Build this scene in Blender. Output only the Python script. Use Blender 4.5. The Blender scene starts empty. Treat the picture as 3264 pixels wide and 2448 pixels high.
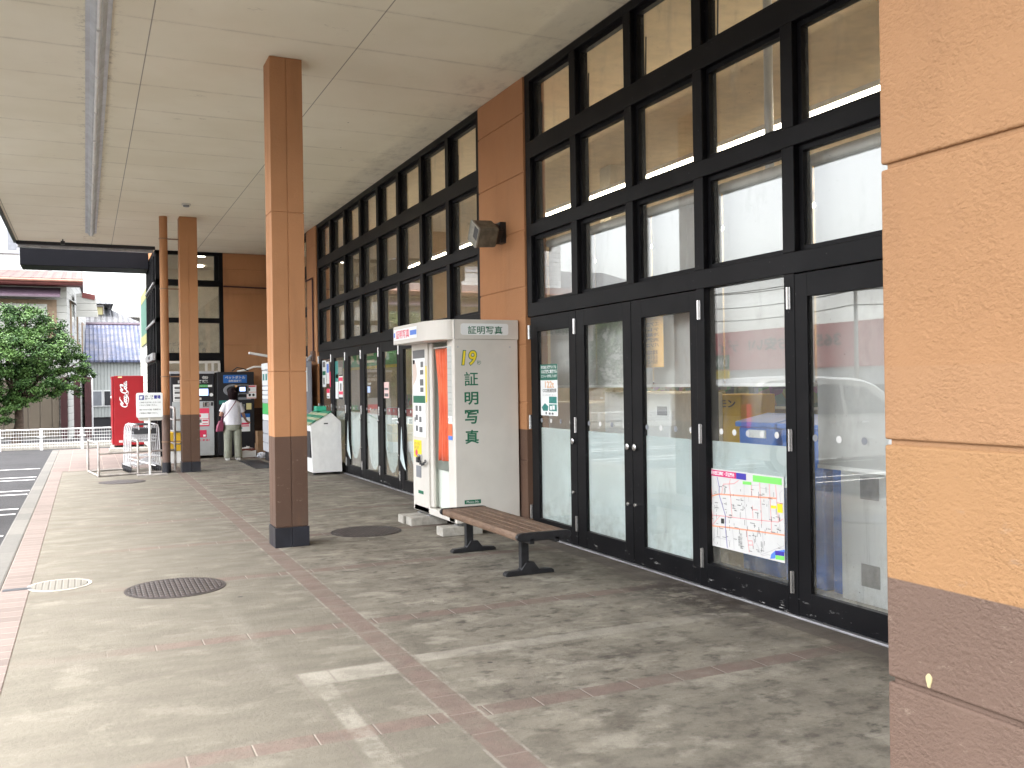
import bpy, bmesh, math, random
from mathutils import Vector, Matrix, noise
S = bpy.context.scene
C = S.collection
R = math.radians
# ------------------------------------------------------------ camera, sky, sun, exposure
cd = bpy.data.cameras.new('camera'); cam = bpy.data.objects.new('camera', cd); C.objects.link(cam)
cd.sensor_width = 36; cd.lens = 2954.7 / 3264 * 36; cd.clip_start = .05; cd.clip_end = 3000
_f = 2954.7
_Y = Vector((-1360, -21, -_f)).normalized(); _X = Vector((6418, 94, -_f)).normalized()
_Z = _X.cross(_Y).normalized(); _X = _Y.cross(_Z)
cam.matrix_world = Matrix.Translation((0, 0, 1.5)) @ Matrix((_X, _Y, _Z)).to_4x4()
S.camera = cam
S.view_settings.view_transform = 'Standard'; S.view_settings.look = 'None'
S.view_settings.gamma = 1; S.view_settings.use_curve_mapping = False
S.view_settings.exposure = 2.9
W = bpy.data.worlds.new('World'); S.world = W; W.use_nodes = True
wt = W.node_tree; wt.nodes.clear()
sky = wt.nodes.new('ShaderNodeTexSky'); sky.sky_type = 'NISHITA'; sky.sun_disc = False
SUN_EL, SUN_AZ = R(66), R(-110)      # azimuth from +Y towards +X
sky.sun_elevation = SUN_EL; sky.sun_rotation = SUN_AZ; sky.dust_density = 4; sky.air_density = 1.2
hs = wt.nodes.new('ShaderNodeHueSaturation'); hs.inputs['Saturation'].default_value = .22
bg = wt.nodes.new('ShaderNodeBackground'); bg.inputs[1].default_value = .15
wo = wt.nodes.new('ShaderNodeOutputWorld')
wt.links.new(sky.outputs[0], hs.inputs['Color']); wt.links.new(hs.outputs[0], bg.inputs[0]); wt.links.new(bg.outputs[0], wo.inputs[0])
sl = bpy.data.lights.new('sun', 'SUN'); sl.energy = .5; sl.angle = R(30); sl.color = (1, .97, .92)
so = bpy.data.objects.new('sun', sl); C.objects.link(so)
_d = Vector((math.sin(SUN_AZ) * math.cos(SUN_EL), math.cos(SUN_AZ) * math.cos(SUN_EL), math.sin(SUN_EL)))
so.rotation_euler = _d.to_track_quat('Z', 'Y').to_euler()
S.cycles.max_bounces = 10; S.cycles.diffuse_bounces = 6; S.cycles.transparent_max_bounces = 16

# ------------------------------------------------------------ materials
MATS = {}
class NT:
    def __init__(s, name):
        s.mt = bpy.data.materials.new(name); s.mt.use_nodes = True; s.t = s.mt.node_tree
        s.b = s.t.nodes['Principled BSDF']; s.out = s.t.nodes['Material Output']
        s.pos = s.t.nodes.new('ShaderNodeNewGeometry').outputs['Position']
        sp = s.t.nodes.new('ShaderNodeSeparateXYZ'); s.t.links.new(s.pos, sp.inputs[0])
        s.x, s.y, s.z = sp.outputs
    def put(s, v, sock):
        if hasattr(v, 'is_output'): s.t.links.new(v, sock)
        elif isinstance(v, (tuple, list)):
            sock.default_value = (*v, 1) if len(v) == 3 and len(sock.default_value) == 4 else v
        else: sock.default_value = v
    def m(s, op, a, b=None, c=None):
        n = s.t.nodes.new('ShaderNodeMath'); n.operation = op
        for i, v in enumerate((a, b, c)):
            if v is not None: s.put(v, n.inputs[i])
        return n.outputs[0]
    def mul(s, a, b): return s.m('MULTIPLY', a, b)
    def add(s, a, b): return s.m('ADD', a, b)
    def sub(s, a, b): return s.m('SUBTRACT', a, b)
    def mx(s, f, a, b, mode='MIX'):
        n = s.t.nodes.new('ShaderNodeMix'); n.data_type = 'RGBA'; n.blend_type = mode
        s.put(f, n.inputs[0]); s.put(a, n.inputs[6]); s.put(b, n.inputs[7]); return n.outputs[2]
    def ramp(s, v, a, b, lo=0., hi=1.):
        n = s.t.nodes.new('ShaderNodeMapRange'); n.interpolation_type = 'SMOOTHSTEP'
        for i, q in enumerate((v, a, b, lo, hi)): s.put(q, n.inputs[i])
        return n.outputs[0]
    def vec(s, sc=(1, 1, 1), loc=(0, 0, 0)):
        n = s.t.nodes.new('ShaderNodeMapping'); s.t.links.new(s.pos, n.inputs[0])
        n.inputs['Scale'].default_value = sc; n.inputs['Location'].default_value = loc; return n.outputs[0]
    def noise(s, scale, detail=4, rough=.55, vec=None):
        n = s.t.nodes.new('ShaderNodeTexNoise'); n.inputs['Scale'].default_value = scale
        n.inputs['Detail'].default_value = detail; n.inputs['Roughness'].default_value = rough
        s.t.links.new(vec or s.pos, n.inputs['Vector']); return n.outputs[0]
    def voro(s, scale, vec=None, feat='F1'):
        n = s.t.nodes.new('ShaderNodeTexVoronoi'); n.inputs['Scale'].default_value = scale; n.feature = feat
        s.t.links.new(vec or s.pos, n.inputs['Vector']); return n.outputs[0]
    def bump(s, h, dist=.01, st=1.):
        n = s.t.nodes.new('ShaderNodeBump'); n.inputs['Distance'].default_value = dist; n.inputs['Strength'].default_value = st
        s.t.links.new(h, n.inputs['Height']); s.t.links.new(n.outputs[0], s.b.inputs['Normal'])
    def box(s, x0, x1, y0, y1, e=.01):      # soft rectangle mask on the ground
        a = s.mul(s.ramp(s.x, x0 - e, x0 + e), s.ramp(s.x, x1 - e, x1 + e, 1, 0))
        b = s.mul(s.ramp(s.y, y0 - e, y0 + e), s.ramp(s.y, y1 - e, y1 + e, 1, 0))
        return s.mul(a, b)
    def line(s, c, period, off, half, e=.004):  # repeated line mask
        q = s.m('FRACT', s.add(s.m('DIVIDE', s.sub(c, off), period), .5))
        d = s.mul(s.m('ABSOLUTE', s.sub(q, .5)), period)
        return s.ramp(d, half - e, half + e, 1, 0)
    def col(s, c): s.put(c, s.b.inputs['Base Color'])
    def rough(s, r): s.put(r, s.b.inputs['Roughness'])

def M(name, col=None, rough=.6, metal=0, var=.12, ns=6, bump=0, bs=40, dirt=0, emit=0, spec=.5):
    if name in MATS: return MATS[name]
    n = NT(name); c = col
    if var:
        f = n.ramp(n.noise(ns, 5), .3, .7)
        c = n.mx(f, [q * (1 - var) for q in col], [min(1, q * (1 + var)) for q in col])
    if dirt:
        d = n.ramp(n.noise(ns * 1.7, 8, .65, n.vec((1, 1, .35))), .5, .75)
        c = n.mx(n.mul(d, dirt), c, [q * .35 + .02 for q in col])
    n.col(c); n.rough(rough); n.b.inputs['Metallic'].default_value = metal
    n.b.inputs['Specular IOR Level'].default_value = spec
    if bump: n.bump(n.noise(bs, 4), bump)
    if emit:
        n.put(col, n.b.inputs['Emission Color']); n.b.inputs['Emission Strength'].default_value = emit
    MATS[name] = n.mt; return n.mt

# walls: orange stucco above, brown below
def stucco(name, bd, bs, bz=1.05):
    n = NT(name)
    f = n.ramp(n.noise(.9, 5), .3, .7)
    o = n.mx(f, (.28, .148, .070), (.32, .176, .086)) if name == 'stucco_near' else n.mx(f, (.365, .17, .075), (.43, .207, .095))  # near wing wall: same orange paint, darkened against its stronger sky light
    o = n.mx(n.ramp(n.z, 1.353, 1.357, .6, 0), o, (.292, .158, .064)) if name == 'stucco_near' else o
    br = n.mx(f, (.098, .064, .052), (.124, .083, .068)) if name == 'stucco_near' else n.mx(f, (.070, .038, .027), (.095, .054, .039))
    c = n.mx(n.ramp(n.z, bz - .002, bz + .002), br, o)
    sp = n.ramp(n.noise(7, 8, .7), .62, .8)
    c = n.mx(n.mul(sp, .25), c, (.2, .11, .07))
    ch = n.mul(n.ramp(n.voro(3.1, n.vec((1, 1, .8))), .018, .03, 1, 0), n.ramp(n.noise(1.3, 2), .5, .55))
    c = n.mx(n.mul(ch, .7), c, (.6, .5, .4))
    pv = n.m('FRACT', n.mul(n.m('SINE', n.add(n.m('FLOOR', n.mul(n.z, .655)), n.mul(n.m('FLOOR', n.mul(n.y, .9)), 3.1))), 43.7))
    c = n.mx(n.mul(pv, .16), c, (.30, .20, .13))
    sc = n.mul(n.ramp(n.noise(11, 8, .8, n.vec((1, 1, 2.4))), .60, .68), n.ramp(n.z, .95, 1.4, .55, .10)); c = n.mx(sc, c, (.26, .20, .155))
    gr = n.mul(n.ramp(n.z, .0, .55, .75, 0), n.ramp(n.noise(5, 8, .7), .38, .7))
    c = n.mx(gr, c, (.07, .055, .045))
    dr = n.mul(n.ramp(n.noise(2.2, 7, .65, n.vec((2.2, 2.2, .3))), .52, .78), .30); c = n.mx(dr, c, [.17, .09, .05])
    n.col(c); n.rough(.75); n.b.inputs['Specular IOR Level'].default_value = .25
    h = n.mul(n.add(n.noise(bs, 4, .55, n.vec((1, 1, 1.5))), n.mul(n.noise(bs * 3.1, 3), .35)), n.ramp(n.noise(5, 3), .25, .75, .45, 1.15))
    n.bump(h, bd); return n.mt
MATS['stucco_near'] = stucco('stucco_near', .0055, 66, 1.058)
MATS['stucco'] = stucco('stucco', .004, 50, 1.04)

# walkway concrete with printed tile bands
n = NT('walkway_concrete')
big = n.noise(.55, 6, .6); mid = n.noise(2.6, 7, .65, n.vec((.7, 1.6, 1))); fine = n.noise(38, 5, .7); grit = n.noise(260, 2)
cov = n.ramp(n.x, .9, 2.1)
base = n.mx(n.ramp(mid, .3, .72), (.155, .141, .110), (.125, .114, .088))
lifted = n.mx(n.ramp(mid, .3, .7), (.25, .227, .178), (.175, .158, .125))
c = n.mx(n.mul(cov, n.ramp(big, .3, .6, .5, 1)), base, lifted)  # open side darkened, canopy side lifted, to even out the daylight
st = n.ramp(n.noise(2.6, 10, .70, n.vec((1, 1.25, 1), (3, 7, 0))), .44, .66)
c = n.mx(n.mul(st, n.add(n.mul(cov, .68), .10)), c, (.075, .064, .049))
blot = n.ramp(n.noise(7.5, 7, .62, n.vec((1, 1.2, 1), (9, 2, 0))), .51, .68)
c = n.mx(n.mul(n.mul(blot, n.ramp(big, .35, .6, .45, 1)), n.add(n.mul(cov, .82), .07)), c, (.042, .035, .027))
blot2 = n.ramp(n.noise(19, 6, .6, n.vec((1, 1.2, 1), (2, 5, 0))), .56, .72)
c = n.mx(n.mul(blot2, n.add(n.mul(cov, .40), .14)), c, (.07, .06, .047))
lt = n.ramp(n.noise(3.1, 7, .65, n.vec((1, 1.3, 1), (5, 1, 0))), .52, .64)
c = n.mx(n.mul(lt, n.add(n.mul(cov, .35), .22)), c, (.34, .315, .255))
rim_ = n.ramp(n.m('ABSOLUTE', n.sub(n.noise(1.4, 8, .7, n.vec((1, 1, 1), (8, 8, 0))), .5)), .003, .012, 1, 0)
c = n.mx(n.mul(rim_, n.mul(n.ramp(big, .45, .6), .45)), c, (.13, .11, .095))
# cross bands and the long band
wear = n.ramp(n.noise(5.5, 9, .7), .34, .58)
wx = n.add(n.x, n.mul(n.sub(fine, .5), .02)); wy = n.add(n.y, n.mul(n.sub(fine, .5), .02))
cross = n.line(wy, 1.82, 3.94, .066)
inl = n.ramp(n.x, 1.455, 1.475, 1, 0); inr = n.ramp(n.x, 1.625, 1.645)
cross = n.mul(cross, n.add(inl, inr))
cross = n.mul(cross, n.ramp(n.x, -.1, .6, .18, 1))
lng = n.mul(n.ramp(wx, 1.475, 1.485), n.ramp(wx, 1.615, 1.625, 1, 0))
band = n.m('MAXIMUM', cross, lng)
bcol = n.mx(n.ramp(n.noise(9, 4), .3, .7), (.175, .125, .103), (.135, .096, .079))
bcol = n.mx(n.mul(cov, .35), bcol, (.15, .105, .088))
jt = n.m('MAXIMUM', n.mul(n.line(n.x, .262, .09, .0035), cross), n.mul(n.line(n.y, .262, .02, .005), n.mul(lng, .45)))
bcol = n.mx(n.mul(jt, .7), bcol, (.34, .31, .26))
c = n.mx(n.mul(band, n.add(n.mul(wear, .45), .48)), c, bcol)
edge = n.m('MAXIMUM', n.ramp(n.m('ABSOLUTE', n.sub(wx, 1.47)), .004, .010, 1, 0), n.ramp(n.m('ABSOLUTE', n.sub(wx, 1.63)), .004, .010, 1, 0))
c = n.mx(n.mul(edge, n.ramp(n.noise(8, 5), .45, .6, .05, .35)), c, (.42, .38, .33))
# repair strips
pat = n.m('MAXIMUM', n.box(1.64, 3.9, 4.79, 4.93, .015), n.box(.98, 1.47, 4.66, 4.88, .02))
c = n.mx(n.mul(n.mul(pat, n.ramp(n.x, 1.5, 2.3, 1, .8)), n.ramp(n.noise(5, 8, .7, n.vec((1, 1, 1), (4, 4, 0))), .35, .62, .82, .38)), c, (.36, .335, .28))
pat2 = n.m('MAXIMUM', n.box(1.02, 1.115, 3.1, 4.66, .012), n.mul(n.box(.80, .92, 4.9, 7.0, .03), .3))
c = n.mx(n.mul(pat2, n.ramp(n.noise(6, 8, .7), .35, .6, .8, .1)), c, (.31, .29, .24))
for (a0, a1, b0, b1) in ((.975, .985, 2.4, 4.9), (1.14, 1.15, 2.4, 4.9), (.55, .556, 6.1, 7.1), (2.05, 3.9, 2.9, 2.906)):
    c = n.mx(n.mul(n.box(a0, a1, b0, b1, .004), .5), c, (.16, .135, .115))
# dark stone edge at the doors, damp moss
c = n.mx(n.mul(n.ramp(wx, 3.86, 3.875), .8), c, n.mx(n.line(n.y, .3, 0, .004), (.095, .08, .07), (.04, .035, .03)))
c = n.mx(n.mul(n.ramp(n.x, 3.45, 3.9, 0, .6), n.ramp(n.noise(4, 7, .7), .35, .6)), c, (.06, .05, .04))  # grime patches along the sill, painted in to strengthen weak contact shade
moss = n.mul(n.ramp(n.noise(6, 6, .7), .42, .55), n.box(3.55, 4.2, 4.75, 6.0, .28))
c = n.mx(n.mul(moss, .85), c, (.022, .016, .011))
# gum spots and specks
sp = n.mul(n.ramp(n.voro(1.35, n.vec((1, 1, 0))), .022, .030, 1, 0), n.ramp(n.noise(.8, 2), .42, .46))
c = n.mx(n.mul(sp, .85), c, (.03, .026, .024))
sp2 = n.ramp(n.voro(3.1, n.vec((1, 1, 0), (4, 3, 0))), .016, .026, 1, 0)
c = n.mx(n.mul(sp2, .5), c, (.12, .1, .085))
sp3 = n.mul(n.ramp(n.voro(2.3, n.vec((1, 1, 0), (1, 8, 0))), .010, .014, 1, 0), cov)
c = n.mx(sp3, c, (.8, .78, .72))
c = n.mx(n.mul(n.ramp(grit, .3, .7), .30), c, (.12, .1, .09)); c = n.mx(n.mul(n.ramp(n.noise(70, 4, .7), .5, .75), .30), c, (.10, .085, .07))
n.col(c); n.rough(n.ramp(mid, .2, .8, .62, .85)); n.b.inputs['Specular IOR Level'].default_value = .3
n.bump(n.add(n.add(n.mul(fine, .8), n.mul(grit, .3)), n.mul(jt, -.5)), .006); MATS['walkway'] = n.mt

# canopy soffit boards
n = NT('soffit')
c = n.mx(n.ramp(n.noise(.7, 5), .3, .7), (.80, .74, .585), (.87, .815, .67))
wy = n.add(n.y, n.mul(n.sub(n.noise(2, 4), .5), .03))
s1 = n.line(wy, .91, 8.32, .004, .05); s2 = n.line(n.y, .91, 8.32, .003, .003)
c = n.mx(n.mul(s1, n.ramp(n.noise(3.5, 9, .8), .36, .66, 0, .6)), c, (.28, .23, .15))
c = n.mx(n.mul(s2, .28), c, (.26, .22, .15))
l1 = n.line(n.x, 1.76, .55, .005, .003)
c = n.mx(n.mul(l1, .75), c, (.16, .13, .09))
d = n.mul(n.ramp(n.noise(5.5, 9, .78, n.vec((.5, 1, 1))), .60, .72), n.ramp(n.noise(1.1, 3), .45, .65))
c = n.mx(n.mul(d, .62), c, (.17, .135, .09)); dd = n.mul(n.ramp(n.voro(2.2, n.vec((1, 1, 0))), .018, .03, 1, 0), n.ramp(n.noise(.9, 2), .45, .52)); c = n.mx(n.mul(dd, .8), c, (.08, .06, .045))
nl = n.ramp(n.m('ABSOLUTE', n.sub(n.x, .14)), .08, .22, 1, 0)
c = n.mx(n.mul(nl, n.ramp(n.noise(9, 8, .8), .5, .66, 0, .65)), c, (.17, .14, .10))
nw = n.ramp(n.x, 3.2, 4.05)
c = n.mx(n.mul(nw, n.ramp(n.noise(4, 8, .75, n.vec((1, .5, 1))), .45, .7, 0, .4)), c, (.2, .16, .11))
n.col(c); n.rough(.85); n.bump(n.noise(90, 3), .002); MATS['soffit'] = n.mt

# asphalt
n = NT('asphalt')
c = n.mx(n.ramp(n.noise(1.1, 6), .3, .7), (.017, .0165, .018), (.026, .025, .027))
c = n.mx(n.mul(n.ramp(n.noise(130, 3), .45, .75), .5), c, (.05, .048, .048))
c = n.mx(n.mul(n.ramp(n.noise(.5, 8, .7, n.vec((3, .7, 1))), .55, .7), .35), c, (.03, .03, .032))
n.col(c); n.rough(.9); n.bump(n.noise(150, 3), .006); MATS['asphalt'] = n.mt

def tiles(name, c0, c1, px, py, ox, oy, g=.004, jc=(.3, .24, .2), bmp=.004):
    n = NT(name)
    idx = n.add(n.mul(n.m('FLOOR', n.m('DIVIDE', n.sub(n.x, ox), px)), 7.31), n.mul(n.m('FLOOR', n.m('DIVIDE', n.sub(n.y, oy), py)), 3.77))
    r = n.m('FRACT', n.mul(n.m('SINE', n.mul(idx, 12.98)), 437.5))
    c = n.mx(r, c0, c1); c = n.mx(n.ramp(n.noise(14, 6, .7), .4, .8, 0, .35), c, [q * .6 for q in c0])
    j = n.m('MAXIMUM', n.line(n.x, px, ox, g, .003), n.line(n.y, py, oy, g, .003))
    c = n.mx(n.mul(j, .8), c, jc); n.col(c); n.rough(.8); n.bump(n.mul(j, -1), bmp); MATS[name] = n.mt; return n.mt
tiles('pink_strip', (.125, .098, .085), (.165, .13, .114), .2, .155, -.40, .03)
tiles('pink_pavers', (.135, .10, .088), (.165, .126, .11), .3, .3, -.6, 19.1)
tiles('kerb', (.10, .095, .086), (.135, .127, .113), 5, .6, -3, .2, .005, (.1, .09, .08))

# blackened metal of the shop front
n = NT('black_aluminium')
c = n.mx(n.ramp(n.noise(2.5, 6), .35, .7), (.003, .003, .004), (.007, .0068, .0078))
w = n.ramp(n.noise(26, 8, .8, n.vec((1, 1, .5))), .64, .72)
c = n.mx(n.mul(w, .3), c, (.07, .065, .06)); c = n.mx(n.mul(n.ramp(n.voro(14), .03, .05, 1, 0), .6), c, (.16, .155, .15))
lo = n.mul(n.ramp(n.z, .0, .17, 1, 0), n.ramp(n.noise(15, 7, .75, n.vec((1, .35, 1.6))), .60, .66))
c = n.mx(n.mul(lo, .8), c, (.42, .41, .40))
n.col(c); n.rough(.45); n.b.inputs['Specular IOR Level'].default_value = .14; MATS['black'] = n.mt

def glass(name, tint=(.985, .995, .99), F0=.08, dirt=.04, film=None):
    n = NT(name); t = n.t; t.nodes.remove(n.b)
    tr = t.nodes.new('ShaderNodeBsdfTransparent'); n.put(tint, tr.inputs[0])
    gl = t.nodes.new('ShaderNodeBsdfGlossy'); gl.inputs['Roughness'].default_value = 0; gl.inputs['Color'].default_value = (1, 1, 1, 1)
    ge = t.nodes.new('ShaderNodeNewGeometry'); dt = t.nodes.new('ShaderNodeVectorMath'); dt.operation = 'DOT_PRODUCT'
    t.links.new(ge.outputs['Incoming'], dt.inputs[0]); t.links.new(ge.outputs['Normal'], dt.inputs[1])
    fr = n.add(F0, n.mul(1 - F0, n.m('POWER', n.sub(1, n.m('ABSOLUTE', dt.outputs['Value'])), 5)))
    mxs = t.nodes.new('ShaderNodeMixShader'); t.links.new(fr, mxs.inputs[0]); t.links.new(tr.outputs[0], mxs.inputs[1]); t.links.new(gl.outputs[0], mxs.inputs[2])
    df = t.nodes.new('ShaderNodeBsdfDiffuse'); df.inputs[0].default_value = (.45, .43, .38, 1)
    m2 = t.nodes.new('ShaderNodeMixShader')
    spots = n.m('MAXIMUM', n.mul(n.ramp(n.noise(30, 6, .75), .66, .75), .35), n.ramp(n.voro(16), .045, .07, .45, 0))
    smear = n.mul(n.ramp(n.noise(2.4, 7, .7, n.vec((1, 1.5, .5))), .5, .75), .10); low = n.mul(n.ramp(n.z, .15, .6, .09, 0), n.ramp(n.noise(9, 6, .7), .4, .65)); n.put(n.add(n.add(n.mul(spots, n.ramp(n.noise(1.3, 3), .35, .6)), dirt), n.add(smear, low)), m2.inputs[0])
    t.links.new(mxs.outputs[0], m2.inputs[1]); t.links.new(df.outputs[0], m2.inputs[2]); t.links.new(m2.outputs[0], n.out.inputs[0])
    MATS[name] = n.mt; return n.mt
glass('window_glass')
def filmmat(name, col, a):
    n = NT(name); t = n.t; t.nodes.remove(n.b)
    tr = t.nodes.new('ShaderNodeBsdfTransparent')
    df = t.nodes.new('ShaderNodeBsdfDiffuse'); tl = t.nodes.new('ShaderNodeBsdfTranslucent')
    c = n.mx(n.ramp(n.noise(2.2, 4), .3, .7), [q * .88 for q in col], col)
    c = n.mx(n.mul(n.ramp(n.noise(34, 6, .8), .60, .7), n.ramp(n.z, .15, .6, .6, .1)), c, (.22, .24, .2))
    n.put(c, df.inputs[0]); n.put(c, tl.inputs[0])
    a1 = t.nodes.new('ShaderNodeMixShader'); a1.inputs[0].default_value = .4
    t.links.new(df.outputs[0], a1.inputs[1]); t.links.new(tl.outputs[0], a1.inputs[2])
    a2 = t.nodes.new('ShaderNodeMixShader'); a2.inputs[0].default_value = a
    t.links.new(tr.outputs[0], a2.inputs[1]); t.links.new(a1.outputs[0], a2.inputs[2]); t.links.new(a2.outputs[0], n.out.inputs[0])
    MATS[name] = n.mt
filmmat('frost_film', (.74, .83, .84), .87)

M('white_metal', (.74, .74, .73), .4, var=.05, dirt=.15)
M('white_paper', (.56, .56, .55), .6, var=.03)
M('booth', (.60, .57, .52), .45, var=.05, ns=2, dirt=.08)
M('booth_inside', (.62, .66, .60), .5, var=.05)
M('galvanised', (.35, .35, .36), .4, .6, var=.2, dirt=.4)
M('steel', (.55, .55, .55), .25, 1, var=.1); M('bright_wire', (.72, .72, .74), .35, .2, var=.1)
M('rack_steel', (.36, .33, .31), .45, .3, var=.3, dirt=.5)
M('cast_iron', (.055, .045, .042), .65, .3, var=.3, ns=20, dirt=.4)
M('black_iron', (.012, .012, .014), .45, 0, var=.3, ns=20)
M('dark_plastic', (.03, .03, .035), .4, var=.1)
M('charcoal', (.010, .010, .014), .45, var=.1)
M('plinth', (.014, .015, .022), .35, var=.3, ns=5, dirt=.3)
M('pipe_brown', (.22, .125, .07), .6, var=.15, ns=4, dirt=.3)
M('red', (.26, .004, .009), .35, var=.06, ns=3)
M('crimson', (.62, .03, .09), .5, var=.03)
M('pink_red', (.75, .05, .12), .5, var=0)
M('green', (.004, .13, .065), .5, var=0)
M('bright_green', (.05, .42, .10), .5, var=0)
M('lid_green', (.02, .20, .11), .45, var=.15, dirt=.2)
M('lid_pale', (.35, .38, .24), .5, var=.15, dirt=.2)
M('blue', (.015, .12, .42), .4, var=.05)
M('blue_bin', (.015, .13, .50), .4, var=.1)
M('navy', (.02, .02, .25), .5, var=0)
M('yellow', (.80, .62, .02), .5, var=0)
M('orange_paper', (.75, .42, .10), .6, var=.03)
M('crate_yellow', (.60, .36, .02), .5, var=.1)
M('black_ink', (.02, .02, .02), .6, var=0)
M('grey_ink', (.12, .12, .12), .6, var=0)
M('teal_ink', (.03, .20, .18), .6, var=.2, ns=40)
M('screen', (.30, .42, .75), .3, var=0, emit=.5)
M('light_grey', (.42, .43, .46), .45, var=.06)
M('mid_grey', (.20, .21, .23), .45, var=.08)
M('cardboard', (.28, .17, .09), .8, var=.15, dirt=.2)
M('concrete_block', (.36, .34, .30), .9, var=.15, ns=12, bump=.004, dirt=.4)
M('skin', (.50, .28, .20), .55, var=.05)
M('hair', (.010, .004, .005), .7, var=.3, ns=60, spec=.1)
M('bag', (.20, .03, .07), .5, var=.15)
M('shoe', (.60, .60, .58), .6, var=.05)
M('tan_ceiling', (.74, .58, .38), .8, var=.08)
M('cream_wall', (.55, .48, .36), .8, var=.06)
M('shop_floor', (.30, .28, .24), .4, var=.06)
M('lit_tube', (1, .88, .66), .5, var=0, emit=5)
M('downlight', (1, .93, .82), .5, var=0, emit=3)
M('pole', (.30, .29, .27), .9, var=.1)
M('wire', (.02, .02, .02), .6, var=0)
M('van_paint', (.30, .30, .29), .2, var=.02)
M('car_glass', (.02, .022, .025), .05, var=0)
M('tyre', (.015, .015, .015), .8, var=.1)
M('dark_red', (.04, .008, .010), .6, var=.15)
M('bark', (.10, .07, .05), .9, var=.3, ns=10, bump=.02, bs=15)
M('trousers', (.30, .31, .25), .85, var=.12, ns=9, bump=.01, bs=9)
M('road_paint', (.72, .71, .69), .7, var=.1, ns=12, dirt=.25)
n = NT('curtain'); c = n.mx(n.ramp(n.noise(3, 3), .3, .7), (.62, .095, .035), (.72, .15, .06)); n.col(c); n.rough(.8)
n.b.inputs['Sheen Weight'].default_value = .2; MATS['curtain'] = n.mt
n = NT('shirt'); ch = n.m('MAXIMUM', n.line(n.x, .03, 0, .002, .002), n.line(n.z, .03, 0, .002, .002))
n.col(n.mx(n.mul(ch, .3), (.78, .77, .82), (.5, .48, .62))); n.rough(.85); n.bump(n.noise(12, 4), .012); MATS['shirt'] = n.mt
n = NT('wood_slats'); g = n.noise(14, 7, .7, n.vec((6, .7, 6)))
c = n.mx(n.ramp(g, .3, .7), (.075, .042, .026), (.185, .115, .072))
c = n.mx(n.ramp(n.noise(5, 5), .52, .78, 0, .6), c, (.22, .15, .10)); n.col(c); n.rough(.6); n.bump(g, .004); MATS['wood'] = n.mt
n = NT('leaves'); r = n.noise(2.4, 6, .7)
c = n.mx(n.ramp(r, .35, .65), (.018, .052, .012), (.095, .175, .045)); n.col(c); n.rough(.5)
n.b.inputs['Specular IOR Level'].default_value = .3; MATS['leaves'] = n.mt
def siding(name, c0, pz, off=0, bmp=.02, vert=False):
    n = NT(name); k = n.add(n.x, n.mul(n.y, .7)) if vert else n.z
    l = n.line(k, pz, off, pz * .06, pz * .04); f = n.noise(1.5, 6)
    c = n.mx(n.ramp(f, .3, .7), [q * .88 for q in c0], c0); c = n.mx(n.mul(l, .3), c, [q * .5 for q in c0])
    n.col(c); n.rough(.7); n.bump(n.mul(l, -1), bmp); MATS[name] = n.mt
siding('cream_siding', (.48, .47, .43), .24, bmp=.01)
siding('white_siding', (.72, .72, .70), .25)
siding('corrugated_wall', (.42, .44, .42), .12, vert=True)
siding('board_door', (.14, .115, .085), .35, vert=True)
def roofmat(name, c0, c1, px, py):
    n = NT(name); f = n.noise(2.2, 7, .7)
    c = n.mx(n.ramp(f, .35, .65), c0, c1)
    l = n.line(n.x, px, 0, px * .16, px * .1)
    l2 = n.line(n.y, py, 0, py * .05, py * .05)
    c = n.mx(n.mul(n.m('MAXIMUM', l, l2), .55), c, [q * .35 for q in c0]); n.col(c); n.rough(.55); n.bump(n.mul(l, -1), .03); MATS[name] = n.mt
roofmat('red_tiles', (.075, .026, .018), (.12, .06, .042), .3, .3)
roofmat('blue_corrugated', (.055, .075, .15), (.15, .145, .18), .16, .6)
roofmat('grey_tiles', (.08, .08, .085), (.14, .14, .15), .28, .3)
n = NT('manhole'); q = n.m('MAXIMUM', n.line(n.x, .036, 0, .006, .004), n.line(n.y, .075, 0, .016, .006))
n.col(n.mx(n.mul(q, .8), n.mx(n.ramp(n.noise(12, 6), .35, .7), (.10, .08, .074), (.055, .045, .042)), (.025, .02, .019))); n.rough(.55); n.b.inputs['Metallic'].default_value = .2; n.bump(n.mul(q, -1), .006); MATS['manhole'] = n.mt
n = NT('pale_cover'); q = n.m('MAXIMUM', n.line(n.x, .045, 0, .006, .004), n.line(n.y, .045, 0, .006, .004))
n.col(n.mx(n.mul(q, .7), (.17, .16, .135), (.11, .10, .085))); n.rough(.7); n.bump(n.mul(q, -1), .004); MATS['pale_cover'] = n.mt
# goods on the shop shelf
n = NT('goods'); v = n.t.nodes.new('ShaderNodeTexVoronoi'); v.inputs['Scale'].default_value = 7; n.t.links.new(n.vec((1, 1, 1.3)), v.inputs['Vector'])
hs_ = n.t.nodes.new('ShaderNodeHueSaturation'); hs_.inputs['Saturation'].default_value = .8; hs_.inputs['Value'].default_value = .35; n.t.links.new(v.outputs['Color'], hs_.inputs['Color'])
n.col(hs_.outputs[0]); n.rough(.5); MATS['goods'] = n.mt
n = NT('stained_panel')
c = n.mx(n.ramp(n.noise(9, 6, .7, n.vec((1, 2.4, .12))), .5, .72, 0, .5), (.72, .74, .75), (.38, .40, .41)); n.col(c); n.rough(.5); MATS['stained_panel'] = n.mt

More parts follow.
